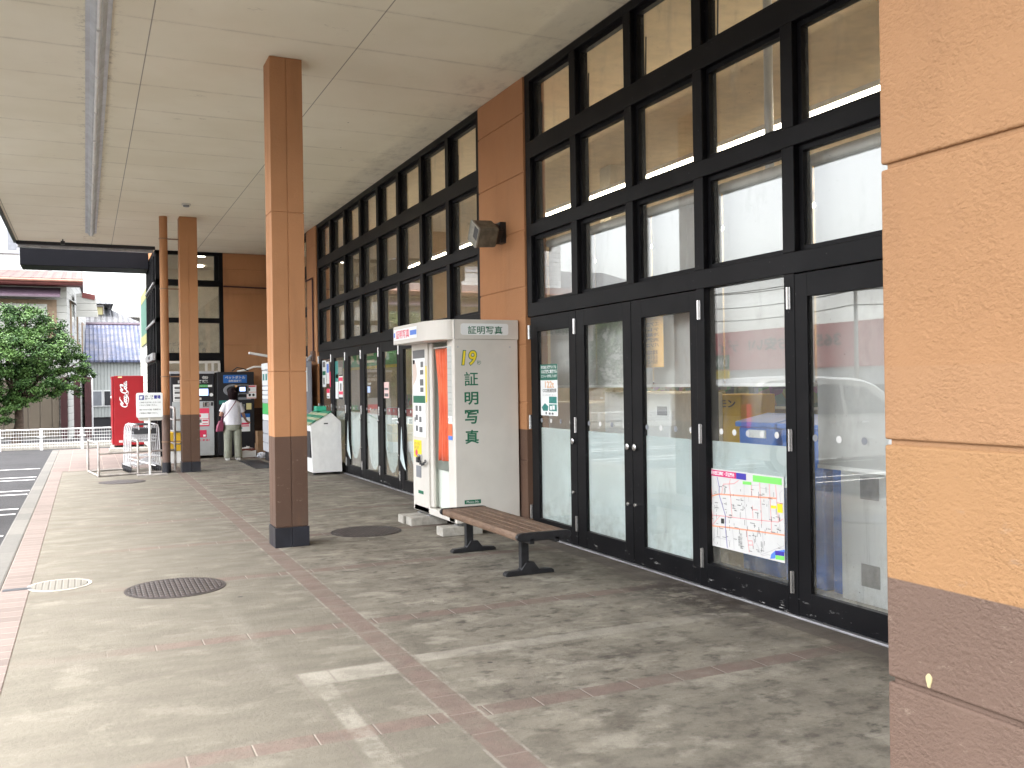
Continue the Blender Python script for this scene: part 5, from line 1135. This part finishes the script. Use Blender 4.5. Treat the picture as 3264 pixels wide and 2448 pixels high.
# hair: bobbed cap made of overlapping locks
bm = bmesh.new(); bmesh.ops.create_icosphere(bm, subdivisions=4, radius=1)
for v in bm.verts:
    c_ = v.co.copy(); a = math.atan2(c_.x, c_.y); k = 1 + .05 * math.sin(a * 13 + c_.z * 4) + .05 * noise.noise(c_ * 3)
    low = max(0, -c_.z); v.co = Vector((.015 + c_.x * (.104 - .012 * low) * k, .02 + c_.y * .108 * k - .02 * low, 1.388 + c_.z * (.125 if c_.z > 0 else .155)))
    if c_.y > .45 and c_.z < .25: v.co.y -= .05 * min(1, (c_.y - .45) * 3)
me = bpy.data.meshes.new('hair'); 
for v in bm.verts: v.co += Vector((PX, PY, 0)) - Vector((PX, PY, 1.2))
bm.to_mesh(me); bm.free(); me.materials.append(MATS['hair']); me.polygons.foreach_set('use_smooth', [True] * len(me.polygons))
o = bpy.data.objects.new('hair', me); C.objects.link(o); place(o, Vector((PX, PY, 1.2)), Wm)
# face on the side turned to the machine
MB().rings([[pp(.015 + x * w, .115 + y_, z) for x in (-1, 1)] + [pp(.015 + w, .10, z), pp(.015 - w, .10, z)] for y_, w, z in ((.0, .008, 1.41), (.016, .011, 1.375), (.0, .008, 1.365))]).build('nose', 'skin', Wm, smooth=True)
for s in (-1, 1): MB().tube([pp(.015 + s * .028, .102, 1.405), pp(.015 + s * .028, .108, 1.405)], .009, 10).build('eye', 'black_ink', Wm)
MB().tube([pp(-.008, .105, 1.345), pp(.038, .105, 1.345)], .005, 6).build('mouth', 'crimson', Wm)
bg_ = thing('shoulder_bag', 'wine red shoulder bag hanging at the left hip of the woman', 'bag', (PX - .27, PY - .02, .58))
MB().rings([[pp(x, y, z) for x, z in ((xo - w, zo), (xo + w * .9, zo + .01), (xo + w * .8 + .02, zo + .16), (xo + .05, zo + .23), (xo - w * .2, zo + .22), (xo - w * .8, zo + .12))] for y, xo, zo, w in ((-.10, -.262, .605, .062), (-.07, -.262, .60, .078), (.02, -.262, .60, .078), (.05, -.262, .605, .062))]).build('pouch', 'bag', bg_, smooth=True, bevel=.01)
MB().tube([pp(-.215, -.03, .82), pp(-.185, -.12, .90), pp(-.12, -.142, .98), pp(-.02, -.142, 1.12), pp(.05, -.10, 1.215), pp(.075, -.04, 1.25), pp(.06, .04, 1.235), pp(-.05, .13, 1.1), pp(-.20, .11, .9), pp(-.225, .04, .82)], [(.011, .005)] * 10, 8).build('strap', 'bag', bg_, smooth=True)
# ------------------------------------------------------------ guard fence
t = thing('guard_fence', 'low white mesh guard fence along the end of the car park', 'fence', (-3, 28.2, -.1))
zf = .46
for x in [-.10 - 1.0 * k for k in range(12)] + [.85, 1.8]:
    MB().box(x - .035, x + .035, 28.17, 28.23, -.1, zf + .03).box(x - .10, x + .10, 28.14, 28.17, zf * .55, zf * .55 + .035).build('post', 'white_metal', t)
MB().tube([(-12, 28.2, zf), (2.2, 28.2, zf)], .018, 8).build('top_rail', 'white_metal', t)
w_ = MB()
for z in (.36, .27, .18, .09, 0): w_.box(-12, 2.2, 28.197, 28.203, z, z + .012)
for k in range(230): x = -12 + k * .062; w_.box(x, x + .006, 28.194, 28.197, -.04, zf)
w_.build('mesh_panel', 'white_metal', t)
MB().box(-40, 6, 28.5, 28.9, -.11, .06).build('low_wall', 'concrete_block', label='low concrete wall behind the white guard fence', cat='wall')
# ------------------------------------------------------------ houses
H = thing('red_roof_house', 'two storey cream house with red tiled roof behind the tree', 'house', (-6, 37, -.1))
MB().prism([(-14, 34, -.1), (-.52, 34, -.1), (.06, 43, -.1), (-14, 43, -.1)], (0, 0, 5.15)).prism([(-.515, 34.1, 5.05), (.05, 42.9, 5.05), (-.23, 38.5, 5.78)], (-.12, 0, 0)).build('wall', 'cream_siding', H)
rf = MB().prism([(-15, 33.3, 5.02), (-15, 38.3, 5.84), (-15, 43.4, 5.02), (-15, 43.4, 5.12), (-15, 38.3, 5.95), (-15, 33.3, 5.14)], (14.98, 0, 0)).build('roof', 'red_tiles', H)
M('roof_trim', (.16, .035, .03), .6); M('brown_gutter', (.30, .14, .10), .5)
MB().box(-15, -.02, 33.26, 33.3, 4.96, 5.10).box(-15, -.04, 33.31, 34, 4.93, 5.0).build('eave_trim', 'roof_trim', rf); MB().tube([(-15, 33.2, 5.08), (-.02, 33.2, 5.06)], .05, 8).build('gutter', 'brown_gutter', rf)
MB().prism([(-15, 33.2, 4.52), (-15, 34, 4.84), (-15, 34, 4.90), (-15, 33.2, 4.58)], (14.3, 0, 0)).build('awning', M('mauve', (.09, .06, .08), .5, var=.1) and 'mauve', H)
wf = MB().box(-2.6, -.82, 33.93, 34.0, 3.1, 4.5, 0).build('window', M('brown_frame', (.28, .19, .12), .6) and 'brown_frame', H)
MB().box(-2.5, -1.1, 33.9, 33.93, 3.2, 4.35).build('pane', M('curtained_glass', (.45, .45, .40), .2, var=.1) and 'curtained_glass', wf)
for (y0, y1, z0, z1) in ((35.2, 36.2, 3.3, 4.6), (38, 39, 3.2, 4.4), (40.4, 41.4, 2.9, 4.2)):
    xw = -.52 + .58 * (y0 - 34) / 9; fr_ = MB().prism([(xw - .02, y0, z0), (xw + .05, y1, z0), (xw + .05, y1, z1), (xw - .02, y0, z1)], (.06, 0, 0)).build('window', 'brown_frame', H)
    MB().prism([(xw + .045, y0 + .1, z0 + .1), (xw + .095, y1 - .1, z0 + .1), (xw + .095, y1 - .1, z1 - .1), (xw + .045, y0 + .1, z1 - .1)], (.02, 0, 0)).build('pane', 'curtained_glass', fr_)
MB().prism([(-.46, 35.0, 4.62), (-.26, 35.0, 4.50), (-.22, 36.4, 4.50), (-.40, 36.4, 4.62)], (0, 0, .03)).build('awning', 'white_metal', H)
MB().prism([(-.25, 36.0, 4.10), (.46, 36.0, 4.10), (.36, 36.0, 4.86), (-.04, 36.0, 4.95), (-.25, 36, 4.9)], (0, 1.2, .1)).build('side_roof', 'cream_siding', H); MB().prism([(.36, 35.97, 4.88), (-.06, 35.97, 4.97), (-.06, 35.97, 4.78), (.34, 35.97, 4.70)], (0, .03, 0)).build('fascia', 'roof_trim', H)
MB().box(-4.5, -.80, 33.9, 34, 0, 1.9).build('shutter_door', 'board_door', H)
for x in (-.74, -.35, -.02): MB().box(x, x + .20, 33.75, 33.95, -.1, 1.95).build('post', 'dark_red', H)
MB().tube([(.20, 34.3, 0), (.20, 34.3, 1.9), (.05, 34.3, 2.1)], .035, 8).build('downpipe', 'white_metal', H)
Sh = thing('blue_roof_shed', 'white corrugated shed with worn blue corrugated roof', 'shed', (2, 41, -.1))
MB().box(.06, 6, 40, 46, .44, 2.66).build('wall', 'corrugated_wall', Sh); MB().box(.08, 6, 40.1, 46, -.1, .44).build('base_wall', 'dark_plastic', Sh)
MB().prism([(-.05, 39.75, 2.60), (-.05, 43.0, 4.22), (-.05, 46.2, 2.60), (-.05, 46.2, 2.66), (-.05, 43.0, 4.30), (-.05, 39.75, 2.68)], (6.5, 0, 0)).build('roof', 'blue_corrugated', Sh)
MB().tube([(-.05, 43, 4.31), (6.4, 43, 4.31)], .07, 8).build('ridge', 'mauve', Sh)
for k in range(5):
    x = .12 + .52 * k; fr_ = MB().box(x, x + .50, 39.95, 40, .86, 1.50).build('window', 'white_metal', Sh); MB().box(x + .04, x + .46, 39.94, 39.95, .90, 1.46).build('pane', 'mid_grey' if k % 2 == 0 else 'dark_plastic', fr_)
MB().tube([(1.0, 39.5, -.1), (1.6, 39.6, .8)], .05, 6).build('leaning_pole', 'cardboard', label='brown pole leaning below the shed wall', cat='pole')
G = thing('grey_roof_house', 'distant white house with grey tiled hipped roofs above the shed', 'house', (1.2, 58, -.1))
MB().box(-.8, 2.3, 55.6, 62, -.1, 5.25).box(-.6, 1.02, 57, 60, 5.2, 6.3).build('wall', 'white_siding', G)
def hip(mb, x0, x1, y0, y1, z0, z1, in_=.45):
    cx0, cx1 = x0 + (y1 - y0) * in_, x1 - (y1 - y0) * in_; cy = (y0 + y1) / 2
    if cx0 > cx1: cx0 = cx1 = (x0 + x1) / 2
    a, b, c_, d = (x0, y0, z0), (x1, y0, z0), (x1, y1, z0), (x0, y1, z0); e, f_ = (cx0, cy, z1), (cx1, cy, z1)
    mb.quad(a, b, f_, e).quad(c_, d, e, f_).quad(b, c_, f_).quad(d, a, e).quad(a, d, c_, b); return mb
r_ = hip(MB(), -1.2, 2.85, 55, 62.6, 5.20, 6.3, .22); hip(r_, -.9, 1.50, 56.3, 60.6, 6.32, 6.95, .3); r_.build('roof', 'grey_tiles', G)
wf = MB().box(.55, .98, 56.95, 57.0, 5.7, 6.2).build('window', 'brown_frame', G); MB().box(.60, .93, 56.93, 56.95, 5.74, 6.16).build('pane', 'pale_yellow', wf)
MB().box(1.25, 1.42, 55.55, 55.6, 4.95, 5.15).build('vent', 'roof_trim', G)
U = thing('white_block', 'plain white tall building at the upper left behind the red roof', 'building', (-8, 48, -.1))
MB().box(-16, -1.5, 46, 54, -.1, 11).build('wall', 'white_siding', U)
wf = MB().box(-12, -2.55, 45.9, 46, 7.55, 9.8).build('window', 'light_grey', U); MB().box(-11.8, -3.3, 45.88, 45.9, 7.7, 9.7).box(-3.0, -2.65, 45.88, 45.9, 7.7, 9.7).build('pane', 'mid_grey', wf)
hip(MB(), 2.4, 6, 70, 78, 6.6, 7.6).box(2.6, 6, 71, 77, -.1, 6.6).build('far_house', 'pole', label='faint grey roof far beyond the grey tiled house', cat='house')
for k, (x0, x1, y, h_, mt) in enumerate(((-24, -14, 45, 7.6, 'cream_siding'), (-44, -24, 75, 6.5, 'white_siding'), (8, 30, 60, 7, 'white_siding'))):
    b_ = thing('house', ('long cream house left of the red roofed one', 'tall pale house beyond the far left', 'pale house behind the store')[k], 'house', ((x0 + x1) / 2, y, -.1)); MB().box(x0, x1, y, y + 8, -.1, h_ - 1.5).build('wall', mt, b_); hip(MB(), x0 - .6, x1 + .6, y - .6, y + 8.6, h_ - 1.5, h_ + .6).build('roof', 'grey_tiles', b_)
# ------------------------------------------------------------ tree
def tree(cx, cy, lobes, nleaf, lab, seed, size=.058, tr=.16):
    random.seed(seed); t = thing('broadleaf_tree', lab, 'tree', (cx, cy, -.1))
    tk = MB(); base = Vector((cx, cy, -.1)); fork = Vector((cx + .1, cy, 1.1)); tk.tube([base, base.lerp(fork, .5) + Vector((.05, 0, 0)), fork], [tr, tr * .8, tr * .7], 10)
    for (x, y, z, r) in lobes[:12]: 
        e = Vector((x, y, z)); mid_ = fork.lerp(e, .5) + Vector((random.uniform(-.15, .15), random.uniform(-.15, .15), .12)); tk.tube([fork, mid_, e, e + (e - mid_) * .35], [tr * .45, tr * .28, tr * .14, .01], 6)
    tk.build('trunk', 'bark', t, smooth=True)
    cr = MB(); tot = sum(l[3] ** 2 for l in lobes); vs = cr.v; fs = cr.f
    for (x, y, z, r) in lobes:
        n_ = int(nleaf * r * r / tot); cl = []
        for k in range(max(6, int(26 * r * r / .25))):
            d = Vector((random.gauss(0, 1), random.gauss(0, 1), random.gauss(0, 1) + .15)).normalized(); rr = r * random.uniform(.72, 1.12); cl.append((Vector((x, y, z)) + Vector((d.x * rr, d.y * rr, d.z * rr * .82)), d))
        for k in range(n_):
            c_, d = random.choice(cl); s_g = r * .11 + .03
            p = c_ + Vector((random.gauss(0, s_g), random.gauss(0, s_g), random.gauss(0, s_g * .6)))
            u = (Vector((random.gauss(0, 1), random.gauss(0, 1), random.gauss(0, .5))) + d * .4).normalized(); nrm = (d + Vector((random.gauss(0, .6), random.gauss(0, .6), random.gauss(0, .6) + .5))).normalized(); w = u.cross(nrm).normalized(); L = size * random.uniform(.7, 1.4); w *= L * .42; u = u * L
            i = len(vs); vs += [tuple(p), tuple(p + u * .5 + w), tuple(p + u), tuple(p + u * .5 - w)]; fs.append((i, i + 1, i + 2, i + 3)); cr.mi.append(0)
    me = bpy.data.meshes.new('crown'); c0_ = Vector((cx, cy, 1)); me.from_pydata([tuple(Vector(v) - c0_) for v in vs], [], fs); me.materials.append(MATS['leaves']); o = bpy.data.objects.new('crown', me); C.objects.link(o); place(o, c0_, t)
random.seed(11)
lob = [(-1.6, 31, 3.45, .62), (-2.3, 31.1, 3.5, .7), (-1.0, 31, 3.25, .52), (-2.9, 31, 3.0, .8), (-.65, 30.8, 2.75, .48), (-.25, 30.9, 2.30, .34), (-.1, 31, 1.95, .30), (-1.35, 30.5, 2.7, .6), (-2.1, 30.5, 2.6, .7), (-.65, 30.7, 1.85, .42), (-1.3, 30.7, 1.9, .5), (-2.0, 30.7, 1.75, .55), (-2.8, 30.7, 2.0, .7), (-3.6, 31, 2.6, .8), (-.45, 30.9, 1.45, .26), (-1.8, 31.5, 2.6, .8), (-2.45, 30.9, 1.2, .4), (-3.3, 31, 1.3, .6), (-1.1, 31.3, 2.3, .6), (-2.35, 30.9, .8, .35), (-2.0, 30.7, 1.15, .35), (-1.55, 30.8, 1.45, .35), (-2.7, 30.7, .6, .35), (-3.1, 30.8, .9, .4), (-2.9, 30.8, 1.5, .5), (-1.0, 30.6, 1.45, .28), (-3.9, 31, 3.2, .7)]
tree(-1.9, 31.2, lob, 74000, 'dense round green tree behind the white fence', 4)
lb2 = [(-9 + random.uniform(-1.6, 1.6), 31 + random.uniform(-1, 1), 2.6 + random.uniform(-1.2, 1.4), random.uniform(.5, .9)) for k in range(16)]
tree(-9, 31, lb2, 9000, 'second green tree further left behind the fence, seen only in the glass', 6, .12)
# ------------------------------------------------------------ across the car park (seen in the door glass)
D_ = thing('discount_store', 'long discount store with red fascia across the car park, mirrored in the doors', 'store', (-56, 70, -.1))
M('red_fascia', (.52, .12, .12), .6); M('fascia_ink', (.80, .78, .75), .6, var=0)
MB().box(-64, -52, 38, 92, -.1, 2.6).build('wall', 'white_siding', D_); MB().box(-64, -51.8, 37.5, 92, 2.6, 6.5).build('fascia', 'red_fascia', D_)
t_ = MB(); xw = -51.79
for s, a, b in (('365日', 61.5, 66.5), ('お安い!', 68, 74), ('ディスカウント', 75.5, 88)): text(t_, s, (xw, a, 4.4), (0, 1, 0), (0, 0, 1), b - a, 1.3, .03)
t_.build('lettering', 'black_ink', D_)
MB().box(-20.2, -20, 33.5, 35.5, 2.2, 3.4).build('board', 'bright_green') if 0 else None
sg = thing('road_sign', 'green and yellow shop board on a post at the car park edge', 'sign', (-24, 42.4, -.1)); MB().box(-24.1, -24, 41.5, 43.3, 2.15, 2.95).build('board', 'green', sg); MB().box(-24.1, -24, 41.5, 43.3, 1.6, 2.1).build('lower_board', 'yellow', sg); MB().tube([(-24.1, 42.4, -.1), (-24.1, 42.4, 2.9)], .08, 8).build('post', 'pole', sg)
t_ = MB(); text(t_, 'DANNE', (-23.99, 41.6, 2.3), (0, 1, 0), (0, 0, 1), 1.6, .5, .03); t_.build('lettering', 'sign_white', sg)
pls = [(-40, 48, 10.2, 'nearest concrete utility pole at the car park edge'), (-40, 65, 10.2, 'middle concrete utility pole before the discount store'), (-40, 84, 10.2, 'farthest concrete utility pole before the discount store')]
for (x, y, h_, lab) in pls:
    t = thing('utility_pole', lab, 'utility pole', (x, y, -.1), 'utility poles across the car park'); MB().tube([(x, y, -.1), (x, y, h_)], [.17, .11], 12).build('pole', 'pole', t, smooth=True)
    for z in (h_ - .5, h_ - 1.4, h_ - 2.6): MB().box(x - .7, x + .7, y - .05, y + .05, z, z + .09).build('cross_arm', 'galvanised', t)
for k, (dx, z) in enumerate(((-.6, 9.75), (.6, 9.75), (-.6, 8.85), (.6, 8.85), (0, 7.65), (.3, 6.6))):
    pts = []; ys_ = [-10, 20, 48, 65, 84, 105, 130]
    for a, b in zip(ys_[:-1], ys_[1:]):
        for j in range(8): u = j / 8; pts.append((-40 + dx, a + (b - a) * u, z - .018 * (b - a) * 4 * u * (1 - u)))
    pts.append((-40 + dx, 130, z)); MB().tube(pts, .04, 5).build('power_line', 'wire', label=('outer top', 'inner top', 'outer middle', 'inner middle', 'single lower', 'lowest')[k] + ' power line between the utility poles', cat='power line', group='power lines')
# ------------------------------------------------------------ parked van and cars
def car(x_rear, y, L, Wd, prof, glassp, mt, lab, nm='parked_van', s=-1, wh=.33, wx=(.75, .78)):
    t = thing(nm, lab, 'van' if 'van' in nm else 'car', (x_rear + s * L / 2, y + Wd / 2, -.1)); X = lambda u: x_rear + s * u * L
    bm_ = MB(); rg = []
    for w, ins in ((0, .05), (.04, .012), (.10, 0), (.90, 0), (.96, .012), (1, .05)):
        rg.append([(X(.5 + (u - .5) * (1 - ins)), y + Wd * (w + (0 if abs(w - .5) < .3 else 0)) + (.0), -.1 + z * (1 - ins * .6) + .02) for u, z in prof])
    # tumblehome: pull the upper edge inwards
    rg = [[(px, (y + Wd / 2) + (py - y - Wd / 2) * (1 - .22 * max(0, (pz - .75) / .9)), pz) for px, py, pz in r] for r in rg]
    bm_.rings(rg).build('body', mt, t, smooth=True)
    for side in (0, 1):
        for poly in glassp:
            pts = []
            for u, z in poly:
                pz = z - .1; yy = y + Wd / 2 + (Wd / 2 + .006) * (1 if side else -1) * (1 - .22 * max(0, (pz - .75) / .9)); pts.append((X(u), yy, pz))
            MB().prism(pts, (0, .006 * (1 if side else -1), 0)).build('side_window', 'car_glass', t)
        for u in (.43, .60): MB().box(X(u), X(u) + .16, (y + Wd + .0) if side else (y - .03), (y + Wd + .03) if side else y, .72, .76).build('door_handle', 'steel', t)
        for u in (wx[0] / L, 1 - wx[1] / L):
            yy = y + Wd - .18 if side else y - .01
            w_ = MB().tube([(X(u), yy, wh - .1), (X(u), yy + .19, wh - .1)], wh, 24).build('wheel', 'tyre', t, smooth=True); MB().tube([(X(u), yy - .004, wh - .1), (X(u), yy + .194, wh - .1)], wh * .62, 18).build('rim', 'steel', w_, smooth=True)
    zr = lambda z: z - .1
    MB().box(X(-.004), X(.004), y + .2, y + Wd - .2, zr(1.0), zr(1.45)).build('rear_window', 'car_glass', t)
    for yy in (y + .06, y + Wd - .2): MB().box(X(-.003), X(.02), yy, yy + .14, zr(.8), zr(1.2)).build('tail_light', 'pink_red', t)
    for yy in (y + .1, y + Wd - .35): MB().box(X(.99), X(1.002), yy, yy + .25, zr(.65), zr(.8)).build('headlight', 'sign_white', t)
    return t
vp = [(.0, .25), (.0, .7), (.01, 1.1), (.04, 1.5), (.10, 1.62), (.35, 1.66), (.60, 1.60), (.68, 1.50), (.84, 1.02), (.97, .85), (1.0, .65), (1.0, .28), (.9, .2), (.1, .2)]
vg = [[(.06, 1.02), (.09, 1.48), (.27, 1.52), (.27, 1.0)], [(.29, 1.0), (.29, 1.52), (.48, 1.51), (.48, .98)], [(.50, .98), (.50, 1.50), (.62, 1.45), (.76, .98)]]
car(-1.9, 12.5, 4.5, 1.7, vp, vg, 'van_paint', 'white people carrier parked beside the walkway, mirrored in the doors')
cp = [(.0, .25), (.0, .75), (.03, .98), (.12, 1.38), (.3, 1.47), (.52, 1.45), (.74, .98), (.96, .82), (1.0, .6), (1.0, .28), (.9, .2), (.1, .2)]
cg = [[(.12, 1.0), (.17, 1.32), (.36, 1.37), (.36, .98)], [(.38, .98), (.38, 1.37), (.51, 1.36), (.68, .98)]]
M('silver_paint', (.40, .41, .42), .25, .3, var=.02)
car(-12.5, 19, 4.2, 1.68, cp, cg, 'silver_paint', 'silver hatchback parked in the middle of the car park', 'parked_car')
car(-13, 27.5, 4.2, 1.68, cp, cg, 'red', 'small red hatchback parked far out in the car park', 'parked_car')
